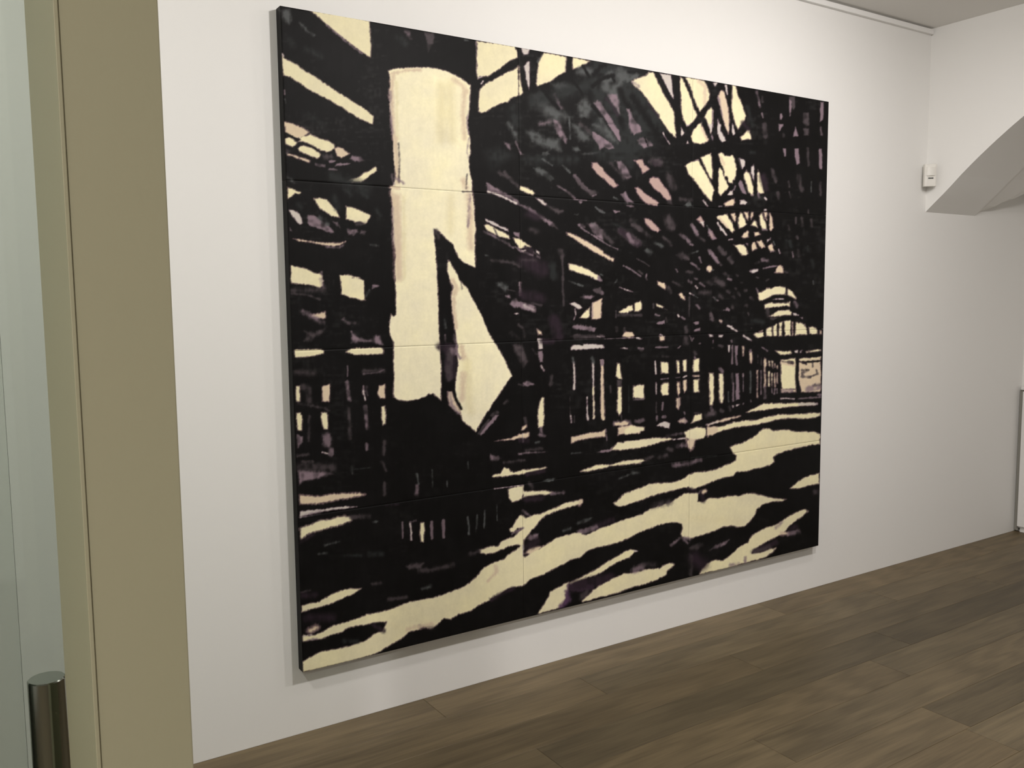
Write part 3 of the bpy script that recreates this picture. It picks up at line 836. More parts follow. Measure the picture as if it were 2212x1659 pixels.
r 20 850,-10 940,-10 1010,60 1080,130 1030,160 950,110
~n 120 60 1200,0 1250,80
~m 50 30 1570,50 1620,120 1670,200
w 14 1710,-10 1780,-10 1770,75
r 16 1840,170 1870,110 1920,180 1970,260 1910,270 1870,230
~g 14 14 1820,50 1860,120
c 12 2060,-10 2230,-10 2230,170 2150,80
~w 26 12 1990,10 2060,110 2130,210
~m 50 34 1400,200 1480,250 1540,310
~n 44 34 1130,240 1230,320 1250,370
~m 34 20 1560,350 1590,360
~n 40 30 1700,240 1780,300
~g 50 30 1000,330 1100,380
~g 60 40 860,450 930,480
n 40 1330,520 1430,480 1530,540 1540,600 1400,600
~g 16 20 1540,510 1680,460
~m 50 26 1860,450 1920,540 1980,610
~n 30 24 1980,600 2040,680
~m 36 20 1570,650 1640,690 1690,750
~m 24 18 1700,560 1730,640
p 14 1810,720 1860,680 1900,710 1880,770 1840,780
~g 12 12 1890,770 1930,760
~n 60 40 2020,420 2100,500
~n 50 40 2190,560 2212,640
p 10 -10,380 80,440 200,500 290,560 345,580 330,630 240,590 120,520 -10,445
c 10 -10,800 60,840 100,880 60,910 -10,870
~m 40 20 100,880 130,930
~g 20 20 130,830 160,850
~g 30 20 360,960 390,920
w 10 430,1035 520,1060 640,1110 540,1090
~n 14 14 700,580 820,640 900,700
~m 22 12 490,690 620,760 770,860
~n 40 24 740,780 790,820
~m 26 20 860,830 850,880 865,910
p 10 1030,940 1150,970 1165,1000 1155,1070 1080,1030 1040,990
~n 50 34 1210,1040 1240,1120
p 10 1370,1150 1410,1120 1470,1190 1470,1245 1400,1210
p 12 -10,1290 60,1270 140,1220 135,1520 60,1550 -10,1545
~m 30 20 -10,1300 -10,1500
n 24 0,1090 130,1030 130,1140 60,1120
c 8 410,1430 480,1390 560,1340 635,1320 640,1400 560,1440 480,1450
c 8 665,1290 760,1255 785,1290 780,1380 730,1420 665,1430
~n 50 30 420,1480 620,1480
~n 40 30 670,1480 780,1480
~n 20 20 370,1420 370,1510
c 8 1010,1300 1080,1320 1130,1350 1110,1370 1020,1340
~n 12 10 1120,1370 1190,1395
~n 30 24 970,1310 970,1360
~m 26 16 1000,1470 1060,1490
m 14 1010,1610 1100,1580 1150,1560 1140,1610 1060,1620
~n 30 24 1170,1520 1180,1590
~w 26 12 1360,1480 1375,1500
~m 30 20 1420,1510 1470,1540
~m 40 24 1660,1320 1700,1370
~w 16 10 1550,1130 1610,1160
~g 14 14 1610,1160 1670,1200
~w 20 14 1640,1020 1670,1050
~m 34 24 1530,930 1570,960
~m 26 20 1620,890 1660,910
~m 36 22 1720,970 1780,1020
~m 20 20 1330,750 1350,790
~n 40 30 1500,790 1590,800
~n 30 30 1280,950 1420,1020
~g 24 20 1920,1200 1990,1250
~n 30 40 2010,1160 2060,1220
~m 50 30 1890,1460 1910,1560
m 16 2010,1570 2050,1550 2070,1580 2040,1620
m 14 1610,1600 1690,1580 1690,1620 1640,1625
~m 20 20 2130,1390 2170,1400
~m 30 24 2150,900 2200,910
~n 40 30 2100,820 2150,850
~n 40 30 2140,1100 2180,1120
~n 60 40 1850,960 1900,980
~n 90 60 1950,920 2080,990
~n 60 50 1720,1120 1880,1120
~n 20 24 1540,1200 1540,1500
~w 20 14 2150,1650 2212,1659
@1530 150 7.373
c 10 380,255 440,265 470,400 540,560 595,740 585,800 520,880 470,960 440,900 400,780 370,620 375,450
w 10 380,860 400,920 425,1030 395,1045 375,960
w 8 265,245 295,250 305,400 285,350
p 10 155,440 210,335 240,380 280,500 315,620 325,800 320,1000 280,920 220,730 180,560
~m 24 24 160,440 220,720
c 10 505,1080 560,1040 620,960 660,970 685,1110 620,1110 530,1135
c 10 165,1340 220,1340 290,1390 370,1375 420,1420 445,1550 445,1700 260,1700 250,1600 200,1480
~p 40 24 200,1400 280,1580
w 10 500,1420 560,1430 585,1460 580,1540 540,1580 510,1490
~n 20 16 480,1420 520,1560
w 10 690,1580 725,1510 725,1690 680,1640
w 8 785,1590 810,1690 785,1690
~m 34 24 770,350 790,450 820,600
~n 30 24 860,440 860,520
~m 24 16 855,700 870,770
~n 70 34 890,880 910,1060
m 14 1140,700 1170,700 1180,760 1170,800 1135,800
m 12 1125,870 1190,870 1190,890 1130,980
n 20 1280,430 1380,430 1380,600 1350,640 1290,500
m 14 1290,480 1320,500 1320,640 1300,740 1285,650
n 26 1510,690 1600,690 1600,890 1560,900 1500,840
n 20 1510,940 1600,940 1595,1050 1520,1050
m 14 1790,520 1835,520 1830,700 1825,800 1780,830 1780,700
~m 30 20 1790,920 1800,1040
m 12 1390,910 1430,1060 1350,1075
~n 40 20 1190,1030 1200,1070
m 14 1190,1260 1235,1260 1240,1380 1215,1390
m 14 1370,1260 1435,1260 1455,1490 1410,1520 1380,1400
~n 40 20 1580,1260 1600,1520
m 10 1762,1260 1812,1260 1810,1590 1765,1590
~n 30 24 1010,1580 1040,1659
~d 50 40 680,1320 730,1320
~d 60 60 620,600 700,900
~u 60 60 560,860 640,950
@1530 360 7.373
c 10 180,20 220,50 260,180 320,320 250,390 200,460 170,420 160,350
c 10 250,-20 440,-20 440,80 420,200 360,260 320,240 290,100
w 10 310,450 350,385 385,420 360,450
~m 24 14 410,370 430,310
m 12 510,210 540,240 570,350 610,440 540,420 500,330 480,280
c 10 555,130 610,65 650,100 690,220 718,320 715,460 690,460 640,400 600,260
~m 30 20 680,450 710,450
w 8 690,0 728,0 728,240 705,180 680,60
c 10 790,40 830,150 870,330 885,420 830,430 790,420 780,300 780,120
~m 40 24 800,430 820,490
~w 24 14 900,495 925,520
p 12 260,590 320,550 410,510 425,570 400,620 330,625 270,635
w 12 505,540 560,530 620,570 580,600 510,600
~m 16 12 170,630 215,630
~w 30 16 905,690 915,690
c 10 125,795 200,780 290,760 330,840 400,960 420,1020 380,1050 320,980 240,900 180,840
~p 30 24 180,820 300,960
p 10 355,745 425,740 440,800 430,890 390,830
c 8 510,725 540,740 570,820 615,920 560,960 490,990 475,900 480,800
p 8 570,725 635,725 640,800 632,860 600,800
p 8 680,720 710,730 720,780 680,840 670,800
c 8 680,930 735,850 760,880 785,970
c 8 800,780 860,735 880,820 930,940 930,1000 870,1000 840,940
p 8 880,725 925,725 938,760 935,860 910,830
p 10 980,740 1020,820 1035,980 1000,1025 970,1000 975,850
~m 30 20 870,1000 930,1010
~w 20 12 150,900 230,1010 285,1090
p 10 530,1120 560,1060 620,1015 645,1040 645,1130 560,1135
p 10 725,1040 800,1045 835,1080 790,1095 740,1110
w 12 930,1160 990,1135 985,1160 930,1210
~w 16 10 325,1165 385,1155
c 10 400,1240 430,1250 500,1235 560,1240 600,1300 635,1380 610,1410 540,1415 480,1340
w 8 600,1220 635,1220 632,1270
p 10 700,1200 740,1200 780,1300 700,1345 685,1270
p 10 775,1190 850,1170 880,1210 900,1280 850,1300 810,1260
p 10 955,1270 1010,1220 1030,1270 1050,1340 1000,1360 970,1320
~m 20 20 1010,1340 1060,1350
m 20 0,980 60,1040 120,1150 60,1170 0,1100
~m 50 30 20,1350 100,1460 150,1520
~n 70 50 180,1300 250,1380
~n 50 30 320,1460 370,1520
~p 50 24 0,1620 20,1659
~m 50 30 860,1480 940,1495
~n 40 30 760,1540 800,1520
~m 24 20 870,1620 980,1600 1090,1575
p 14 1070,1659 1110,1590 1150,1565 1190,1620 1190,1690 1050,1690
~m 34 20 680,1650 790,1640
~w 14 8 1120,1320 1135,1380
~n 60 34 1020,50 1050,170 1070,230
~n 50 26 1110,420 1125,510
~n 30 20 1275,240 1290,320
~n 20 20 1290,400 1310,500
~n 60 34 1440,150 1460,300 1490,370
~n 36 24 1780,250 1785,450
~g 14 20 1640,240 1640,400
~n 26 20 1590,690 1595,740
~n 30 16 1395,810 1395,900
~n 40 24 1490,820 1495,940
~n 30 30 1640,840 1650,950
~n 30 24 1280,930 1290,1010
~n 40 24 1410,1120 1420,1140
~m 20 14 1340,1360 1355,1440
~n 40 40 1430,1320 1440,1420
~d 40 40 1230,1180 1240,1280
~d 40 40 1570,1280 1580,1340
~d 50 40 1660,1500 1660,1600
~d 50 40 1300,1200 1320,1280
~g 20 14 1040,1200 1060,1250
~u 90 60 870,150 920,360
@1530 570 7.373
~g 24 20 1670,270 1675,320
w 12 665,120 720,90 790,85 795,120 700,155
~m 20 16 880,70 980,50 1080,35
p 14 1070,110 1110,50 1150,20 1190,70 1200,120 1180,140
~n 24 24 1220,120 1260,140
~p 50 16 0,70 30,90
~n 26 20 760,210 790,225
~n 24 24 930,270 960,250
~n 30 30 280,150 310,190
~m 34 24 320,240 350,250
~n 30 20 450,180 470,190
~n 26 20 520,300 540,300
~n 60 40 160,290 230,320
~n 40 30 310,430 330,450
~n 40 30 580,420 600,420
~n 40 30 480,460 500,500
~n 40 30 390,520 410,540
~n 60 40 180,500 210,530
~n 24 20 430,390 440,400
~m 24 20 80,530 95,540
~m 18 12 140,580 155,590
~n 34 24 670,530 710,570
~n 40 30 380,670 390,700
~n 40 30 600,660 620,660
~m 20 14 250,735 330,735 300,710
~n 40 24 30,790 70,870
p 12 170,880 220,910 215,940 170,910
~n 16 16 630,780 650,820
~d 60 50 700,900 860,930
~n 14 12 690,1020 695,1025
c 10 790,460 850,440 940,385 1000,390 1060,370 1130,355 1230,375 1230,495 1150,490 1040,490 960,545 880,580 820,590 795,540
~m 20 16 760,390 790,440
c 8 1265,400 1330,430 1370,490 1400,540 1395,560 1330,530 1265,490
w 10 1030,570 1080,550 1160,548 1215,560 1140,572
c 10 885,650 960,615 1060,625 1160,620 1240,620 1300,605 1300,680 1240,670 1130,690 1030,690 900,715
~m 60 30 1380,620 1400,680
~n 60 40 940,730 950,830
c 10 970,835 1040,790 1120,745 1220,735 1290,730 1320,770 1320,815 1200,820 1080,840
w 10 1350,785 1400,795 1445,820 1360,820
w 10 1455,850 1500,850 1500,875
~n 30 16 1000,870 1030,880 1090,860
c 8 715,1120 760,1095 880,1090 885,1160 800,1170 760,1170
p 8 805,1080 870,1055 870,1085
c 8 920,1030 1010,995 1005,1060 1015,1150 920,1160 920,1070
c 8 1035,990 1095,950 1090,1080 1100,1145 1035,1150 1030,1060
c 8 1130,940 1185,920 1165,1040 1165,1090 1175,1150 1125,1150
c 8 1210,915 1250,905 1310,905 1305,1060 1310,1140 1225,1140 1215,1040
p 8 1335,920 1355,920 1350,1040 1350,1140 1335,1140
c 8 1390,930 1470,935 1530,960 1560,1030 1575,1120 1380,1135 1390,1050
c 8 1605,1010 1660,1000 1720,1020 1740,1060 1740,1115 1605,1120
p 8 1775,1060 1810,1060 1810,1120 1765,1120
w 12 300,975 340,980 480,1080 450,1085 320,1000
w 10 555,1125 620,1165 690,1210 690,1235 600,1185 550,1150
~m 20 14 850,1325 940,1385
w 12 10,1120 80,1135 75,1165 20,1160
w 12 165,1130 230,1135 220,1170 170,1165
~w 10 10 75,1220 75,1260
~n 50 24 180,1300 220,1320
~m 24 20 370,1220 375,1250
~n 24 20 60,1340 75,1345
c 10 1060,1380 1120,1385 1220,1400 1310,1385 1330,1420 1230,1445 1150,1455 1110,1420
w 8 1365,1385 1425,1380 1425,1415 1385,1415
w 8 1455,1390 1490,1375 1480,1415 1455,1420
c 8 1560,1400 1620,1375 1790,1365 1790,1385 1690,1405 1570,1415
@1530 740 7.373
w 10 310,40 345,40 335,150 318,150
~m 24 12 380,50 382,200 380,330
m 14 425,50 475,50 465,200 425,190
~m 30 16 435,200 455,350
p 8 537,55 567,55 565,220 545,220
p 8 655,150 700,150 705,240 690,340 655,320
~m 34 20 675,120 675,140
~n 16 14 790,200 790,320
~n 16 14 845,240 845,360
p 10 895,240 920,280 930,360 910,400 920,560 918,700 885,710 888,500 885,320
c 8 960,290 980,300 985,380 965,370
c 8 1010,290 1030,300 1030,410 1010,380
~p 14 8 1060,340 1065,380
~p 16 8 1095,370 1100,410
c 8 955,460 975,460 978,700 955,700
c 8 1005,490 1022,490 1020,700 1005,690
~p 18 8 1055,490 1060,700
~p 14 8 1095,490 1095,640
~m 16 12 1010,720 1015,800
~m 20 14 1060,740 1050,820
~m 20 14 1095,740 1095,800
~m 40 24 900,720 905,880
c 8 10,485 80,485 88,600 88,900 80,970 60,1005 20,1000 25,880 10,700
c 8 165,490 240,490 242,800 235,960 195,965 170,850
~m 60 24 190,420 220,460
~g 16 14 320,780 320,940
~n 30 20 385,500 390,650
~m 24 14 400,650 395,930
m 18 430,490 485,490 490,600 495,900 440,920 435,600
~w 16 8 553,500 556,530
~m 10 8 556,530 556,780
~g 24 20 675,460 672,800
p 10 768,440 790,440 790,700 785,880 765,880 775,650
~m 20 12 840,450 838,820
~n 20 20 900,720 905,880
~m 14 14 675,920 680,940
c 8 1155,270 1250,265 1385,245 1395,400 1390,560 1395,740 1345,740 1180,745 1155,600
~p 60 20 1170,310 1380,360
~u 50 20 1270,310 1340,320
~n 20 16 1170,300 1260,310
p 10 1160,740 1400,740 1400,790 1170,795
~m 60 20 1200,770 1330,765
p 8 1445,255 1790,230 1790,780 1640,790 1480,790 1455,700 1435,560 1440,400
~C 20 14 1460,270 1780,240
~k 30 14 1500,310 1620,310 1780,290
~u 24 16 1450,300 1560,340
~n 24 16 1660,320 1665,390
~n 40 20 1490,440 1600,440 1500,480 1490,540 1620,550
~k 16 16 1560,440 1610,440
~n 30 16 1720,440 1740,500 1620,545
~n 16 16 1620,545 1640,545
~m 100 30 1590,740 1740,700
~n 40 24 1680,690 1770,670
~k 40 8 1420,230 1410,450 1412,600 1440,720 1440,800
~u 20 12 1460,700 1470,760
~m 40 14 1750,830 1790,830
w 14 1145,880 1240,880 1380,890 1370,905 1240,895 1150,905
~m 20 12 1440,895 1600,880 1790,870
c 12 600,1110 660,1080 740,1040 830,990 900,970 1000,970 1100,960 1200,970 1300,960 1400,960 1500,955 1600,955 1730,965 1700,1000 1600,1000 1480,1010 1300,1025 1180,1040 1050,1050 900,1075 800,1085 700,1100 640,1115
~w 30 12 1450,980 1730,980
c 12 -10,1355 150,1345 250,1320 400,1270 540,1245 760,1230 900,1190 1010,1170 1100,1145 1300,1145 1500,1130 1700,1120 1780,1125 1780,1170 1700,1200 1550,1215 1400,1210 1300,1205 1150,1215 1000,1255 880,1280 780,1310 680,1330 540,1330 400,1360 250,1400 100,1450 -10,1500
p 14 -10,1300 120,1250 250,1210 400,1180 510,1165 470,1195 350,1220 220,1270 120,1280 -10,1330
~m 60 20 10,1140 70,1130
~n 60 24 200,1080 230,1090
~n 40 24 330,1020 350,1080
w 12 380,1000 410,1000 405,1040 385,1040
w 12 440,980 500,985 460,1015 445,1010
~m 14 14 555,990 560,970
~m 50 20 40,1040 60,1080
@1230 690 7.373
~m 60 24 80,120 240,140 370,160
~n 60 40 100,270 500,270
~m 50 24 500,260 540,270
~w 30 20 510,430 530,440
~n 40 24 750,130 755,180
~n 40 24 870,140 870,190
p 16 840,270 860,220 920,200 1010,205 1040,270 950,295
~m 10 8 560,310 800,300 1100,290
~w 20 12 1070,295 1150,310
w 14 805,460 860,445 920,460 930,470
~m 30 14 1100,460 1170,465
~n 40 30 1130,480 1150,490
m 14 1380,70 1420,40 1510,15 1515,70
~w 20 14 1450,240 1480,260
p 16 1440,270 1515,270 1515,340 1440,340
~m 24 16 1380,445 1560,440
~n 30 30 1480,590 1580,590
m 14 1720,460 1760,420 1790,410 1740,460
~n 60 30 1850,120 1860,200
~n 80 40 1850,300 1860,380
m 14 1975,50 2050,40 2050,80 2010,70
m 14 1980,170 2080,130 2080,180 1990,190
~m 18 12 1915,260 1950,340 1975,300
~m 16 10 2070,380 2090,385
~n 40 30 1990,520 2010,550
p 10 490,640 545,640 545,800 535,950 545,1150 550,1360 567,1440 555,1585 525,1590 500,1480 500,1250 515,1180 505,1000 500,800
m 20 490,640 545,640 545,740 500,740
c 10 760,690 800,700 820,820 832,950 790,950 740,900 745,820
n 20 750,960 830,960 830,1070 760,1070
c 10 770,1080 825,1080 835,1300 830,1470 790,1530 760,1460 755,1280 770,1220
~n 14 14 825,1530 830,1600
~n 24 20 650,1060 655,1160
~d 12 12 945,1050 945,1480
c 8 1015,1055 1050,1060 1100,1040 1185,1045 1190,1260 1100,1255 1010,1245
~m 26 20 1030,1280 1180,1270
~n 40 30 1080,1620 1190,1600
p 14 720,1640 800,1640 860,1620 950,1640 930,1690 720,1690
~w 18 8 1365,670 1368,760 1378,860
~w 14 8 1378,1010 1382,1190
~n 14 12 1385,1320 1385,1480
~m 34 20 1390,1550 1390,1610
c 8 1455,680 1500,675 1570,690 1578,855 1460,865
~m 16 12 1455,950 1575,940
c 8 1465,1050 1500,1010 1578,1005 1578,1200 1480,1215 1460,1140
~m 24 16 1490,1330 1480,1440
~m 40 20 1490,1555 1530,1550
p 14 1470,1659 1530,1630 1600,1659 1590,1690 1470,1690
c 8 1705,650 1750,655 1755,855 1705,860
c 8 1800,645 1860,640 1865,830 1810,830
~m 14 10 1700,930 1755,920
~w 20 12 1810,920 1865,900
p 8 1710,990 1755,990 1760,1160 1735,1215 1710,1150
p 8 1810,970 1865,965 1865,1130 1830,1165 1810,1100
p 20 1700,1250 1765,1240 1765,1370 1740,1440 1700,1400
~m 24 20 1735,1230 1740,1420
c 8 1970,640 2065,620 2070,830 1970,840
~m 30 14 1995,600 2000,620
~p 24 12 1975,900 2060,905
c 8 1970,960 2060,950 2060,1150 1975,1160
p 12 1730,1620 1780,1590 1830,1565 1870,1620 1850,1645 1760,1645
~m 24 20 1830,1480 1840,1510
c 12 1985,1530 2100,1505 2100,1590 2020,1610 1960,1640 1970,1580
~n 16 12 1990,1490 2100,1490
@1350 880 5.027
w 12 340,200 420,150 490,170 480,230 400,210
m 16 580,150 640,110 680,160 620,180
c 12 750,110 830,70 830,130 780,150 720,170
~m 30 24 130,150 200,140
~n 60 40 900,80 960,60
c 12 -10,235 60,205 110,200 150,215 215,210 210,250 100,280 -10,300
c 12 -10,370 80,360 200,345 330,330 480,330 520,340 480,360 380,380 250,420 100,445 -10,460
~m 24 20 450,310 600,285 660,275
~w 12 12 520,350 650,335
c 12 650,270 700,240 770,210 870,225 880,240 880,300 860,330 790,350 700,360 660,330
p 10 890,215 1000,205 1010,260 960,290 890,305
~w 12 14 880,190 1000,160
p 26 660,340 770,350 750,420 710,470 680,430
~m 40 30 570,420 660,410
~n 40 30 470,450 500,460
~n 40 30 380,540 450,520
c 12 -10,580 100,575 200,570 230,580 120,605 -10,625
~n 30 24 230,560 300,535
~g 24 24 80,710 150,710
~m 44 26 530,630 680,610
~m 40 24 720,600 820,570
~d 8 10 720,550 1000,522
c 12 1140,430 1200,400 1280,385 1300,370 1380,330 1440,280 1500,230 1560,230 1620,255 1720,240 1790,245 1850,265 1960,260 2060,265 2120,290 2120,405 2040,405 1940,430 1830,450 1740,475 1650,510 1610,545 1625,590 1570,630 1480,655 1400,670 1320,695 1220,700 1170,745 1080,765 980,795 880,840 790,870 740,895 700,880 640,870 540,895 420,930 300,960 200,1000 100,1035 -10,1060 -10,940 60,910 180,865 260,830 380,820 510,815 620,780 690,730 760,705 880,695 1000,670 1060,640 1140,610 1200,570 1205,520 1170,490 1150,460
~C 60 60 1300,450 1800,400
c 12 -10,1215 100,1190 200,1150 270,1105 400,1060 520,1020 600,960 640,935 700,930 800,930 790,1020 840,1030 900,985 1020,985 1130,960 1240,960 1330,930 1400,930 1500,960 1620,985 1750,1000 1700,1020 1600,1025 1490,1060 1430,1110 1420,1150 1380,1210 1330,1270 1290,1295 1220,1300 1150,1285 1070,1300 1000,1330 900,1370 800,1400 710,1425 620,1410 600,1380 625,1310 620,1260 560,1245 460,1260 360,1270 280,1310 180,1345 80,1380 -10,1430
~n 60 40 300,1070 480,1030
~u 50 30 830,950 850,1010
~m 24 20 800,930 830,900
~u 30 16 690,880 760,900
~p 40 20 850,920 870,910
~C 70 60 700,1200 1250,1240
c 14 1790,880 1860,820 1940,760 2040,730 2110,715 2110,830 2000,850 1900,880 1820,885
~n 50 40 2060,920 2110,920
c 14 1060,1659 1130,1620 1200,1560 1270,1500 1330,1470 1370,1400 1440,1350 1540,1300 1600,1290 1640,1270 1720,1220 1800,1170 1900,1120 1960,1105 1990,1130 1920,1190 1840,1240 1780,1300 1740,1350 1680,1390 1600,1430 1500,1480 1420,1540 1350,1590 1330,1640 1320,1690 1060,1690
~p 40 24 1700,1370 1760,1370
~m 50 26 1780,1370 1880,1350
~u 50 24 1790,1320 1860,1290
~m 34 24 1640,1310 1700,1250
~u 60 24 1390,1570 1500,1530 1640,1470
~m 26 20 500,1500 600,1420
~m 30 24 640,1420 700,1430
m 18 920,1550 980,1500 1060,1470 1130,1440 1090,1490 1000,1530
~n 50 30 720,1530 820,1500
~n 24 30 705,1600 710,1659
@1400 1000
c 14 610,1335 640,1270 700,1200 780,1160 900,1160 960,1130 1040,1050 1100,1000 1180,970 1250,1040 1240,1080 1340,1070 1440,1030 1530,1010 1500,1060 1420,1120 1300,1160 1180,1190 1040,1230 920,1265 760,1300
~n 50 30 1250,1060 1380,1030 1440,1000
~m 26 20 1160,1130 1160,1200
~m 30 30 980,1220 1080,1200
~m 24 20 400,900 480,960
~u 150 90 560,1140 640,1200
~n 30 40 510,1120 510,1340
@1050 1120 5.027
c 12 -10,690 40,640 110,580 90,520 180,460 290,440 390,400 420,415 520,360 660,280 750,215 860,180 1000,150 1090,180 1240,110 1400,50 1540,0 1690,-20 2130,-20 2140,60 2060,40 1940,50 1800,95 1680,140 1560,190 1430,240 1330,275 1200,280 1110,300 1060,370 960,430 850,490 740,550 620,610 480,660 410,730 310,745 240,760 130,820 60,880 -10,895
~u 40 26 60,880 200,800 300,760
~p 34 24 100,520 110,580 20,680
~u 80 40 450,300 550,250
~m 30 20 1000,140 1200,90
c 12 550,1040 600,970 650,900 700,790 780,750 860,700 900,690 890,760 870,870 820,960 700,1000
c 10 900,700 960,670 1060,620 1180,560 1280,490 1400,420 1520,360 1600,340 1620,360 1570,410 1480,450 1380,500 1280,570 1180,620 1080,650 980,690 920,715
~w 12 8 1610,350 1640,355
~z 60 30 900,740 1000,760 1150,740
~u 120 50 960,740 1200,690 1350,650
~n 60 40 1050,850 1100,800
~z 60 30 880,800 890,880 820,950
c 12 1040,890 1100,840 1180,760 1280,700 1400,640 1490,600 1600,590 1740,550 1880,540 1960,490 2020,480 2045,500 2000,550 1960,570 1960,610 1860,660 1740,710 1620,735 1500,780 1420,810 1250,850 1120,890 1040,910
~m 60 40 1600,560 1690,530
~n 50 40 1720,500 1820,500
~C 20 14 1890,570 1950,570
"""
CX = [1.0075, 1.9480, 2.8770, 3.8133]
CZ = [0.2443, 0.8040, 1.3820, 1.9570, 2.5202]
DEPTH = .042
FRONT_Y = WALL_Y-.045
HM = [846.05905, -48.277764, -54.497216, 128.69823, -760.9103, 1801.4829, 0.20883111, -0.036803997]
def canvas_to_drawing(X, Z):
    d = HM[6]*X+HM[7]*Z+1
    return (HM[0]*X+HM[1]*Z+HM[2])/d-PX0, (HM[3]*X+HM[4]*Z+HM[5])/d-PY0
def paint_material():
    m = bpy.data.materials.new('oil_paint_on_canvas'); m.use_nodes = True
    nt = m.node_tree; N_ = nt.nodes; L = nt.links; b = N_['Principled BSDF']
    at = N_.new('ShaderNodeAttribute'); at.attribute_name = 'paint'
    tc = N_.new('ShaderNodeTexCoord')
    n = N_.new('ShaderNodeTexNoise'); n.inputs['Scale'].default_value = 45; n.inputs['Detail'].default_value = 5
    L.new(tc.outputs['Object'], n.inputs['Vector'])
    mr = N_.new('ShaderNodeMapRange'); mr.inputs[3].default_value = .93; mr.inputs[4].default_value = 1.07
    L.new(n.outputs['Fac'], mr.inputs[0])
    mx = N_.new('ShaderNodeVectorMath'); mx.operation = 'SCALE'
    L.new(at.outputs['Color'], mx.inputs[0]); L.new(mr.outputs[0], mx.inputs['Scale'])
    L.new(mx.outputs[0], b.inputs['Base Color'])
    b.inputs['Roughness'].default_value = .52; b.inputs['Specular IOR Level'].default_value = .10
    n2 = N_.new('ShaderNodeTexNoise'); n2.inputs['Scale'].default_value = 160; n2.inputs['Detail'].default_value = 3
    L.new(tc.outputs['Object'], n2.inputs['Vector'])
    bp = N_.new('ShaderNodeBump'); bp.inputs['Strength'].default_value = .12; bp.inputs['Distance'].default_value = .001
    L.new(n2.outputs['Fac'], bp.inputs['Height']); L.new(bp.outputs[0], b.inputs['Normal'])
    return m
PAINT = paint_material()
picture = paint_picture(PICTURE)
art = empty('painting', ((CX[0]+CX[3])/2, WALL_Y, CZ[0]))
tag(art, 'huge black and cream painting of an iron hall, joined from twelve canvases, on white wall', 'painting')
def sample(u_, v_):
    u_ = np.clip(u_-.5, 0, PW-1.001); v_ = np.clip(v_-.5, 0, PH-1.001)
    i = u_.astype(int); j = v_.astype(int); fu = (u_-i)[..., None]; fv = (v_-j)[..., None]
    return (picture[j, i]*(1-fu)+picture[j, i+1]*fu)*(1-fv)+(picture[j+1, i]*(1-fu)+picture[j+1, i+1]*fu)*fv
GAP = .0004
for r_i in range(4):
    for c_i in range(3):
        x0, x1 = CX[c_i]+GAP*(c_i > 0), CX[c_i+1]-GAP*(c_i < 2)
        z0, z1 = CZ[r_i]+GAP*(r_i > 0), CZ[r_i+1]-GAP*(r_i < 3)
        ua, va = canvas_to_drawing(x0, z0); ub, vb = canvas_to_drawing(x1, z0); uc, vc = canvas_to_drawing(x0, z1)
        nx = int((ub-ua)/1.55); nz = int((va-vc)/1.6)
        gx = np.linspace(x0, x1, nx+1); gz = np.linspace(z0, z1, nz+1)
        X, Z = np.meshgrid(gx, gz)
        cx_, cz_ = (x0+x1)/2, z0
        nv = X.size
        co = np.zeros((nv+8, 3))
        # slight unevenness of the stretched cloth, and edges turned back
        e = np.minimum(np.minimum(X-x0, x1-X), np.minimum(Z-z0, z1-Z))
        yy = FRONT_Y+.0012*np.exp(-e/.0012)
        co[:nv, 0] = X.ravel()-cx_; co[:nv, 1] = yy.ravel()-WALL_Y; co[:nv, 2] = Z.ravel()-cz_
        i0 = np.arange(nz)[:, None]*(nx+1)+np.arange(nx)[None, :]
        quads = np.stack([i0, i0+1, i0+nx+2, i0+nx+1], -1).reshape(-1, 4)
        fy, by = FRONT_Y+.0012-WALL_Y, FRONT_Y+DEPTH-WALL_Y
        cr = [(x0-cx_, 0), (x1-cx_, 0), (x1-cx_, z1-z0), (x0-cx_, z1-z0)]
        for k, (a, c) in enumerate(cr):
            co[nv+k] = (a, fy, c); co[nv+4+k] = (a, by, c)
        side = [(nv+k, nv+4+k, nv+4+(k+1) % 4, nv+(k+1) % 4) for k in range(4)]+[(nv+4, nv+7, nv+6, nv+5)]
        quads = np.concatenate([quads, np.array(side)])
        me = bpy.data.meshes.new('canvas')
        me.vertices.add(len(co)); me.vertices.foreach_set('co', co.ravel())
        me.loops.add(quads.size); me.loops.foreach_set('vertex_index', quads.ravel().astype(np.int32))
        me.polygons.add(len(quads)); me.polygons.foreach_set('loop_start', np.arange(0, quads.size, 4, dtype=np.int32))
        me.update(calc_edges=True)
        u_, v_ = canvas_to_drawing(X, Z)
        rgba = np.ones((nv+8, 4), np.float32); rgba[:nv, :3] = sample(u_, v_).reshape(-1, 3)
        # the turned edges carry the black ground
        rgba[nv:, :3] = (.006, .0055, .006)
        at = me.attributes.new('paint', 'FLOAT_COLOR', 'POINT')
        at.data.foreach_set('color', rgba.ravel())
        me.materials.append(PAINT)
        o = bpy.data.objects.new('canvas', me); COL.objects.link(o)
        o.parent = art
        o.location = (cx_-art.location.x, 0, cz_-art.location.z)

# ------------------------------------------------------------------ doorway on the left: frame, glass leaf, pull handle
FY = .80
FX0, FX1 = .1155*FY, .2131*FY
FB = .0924/.089
door = empty('door_1', (FX0, FY, 0)); tag(door, kind='structure')
o = box('door_jamb', FX0, FX1, FY, FB, 0, CEIL, BEIGE, bevel=.0012)
to_parent(o, door)
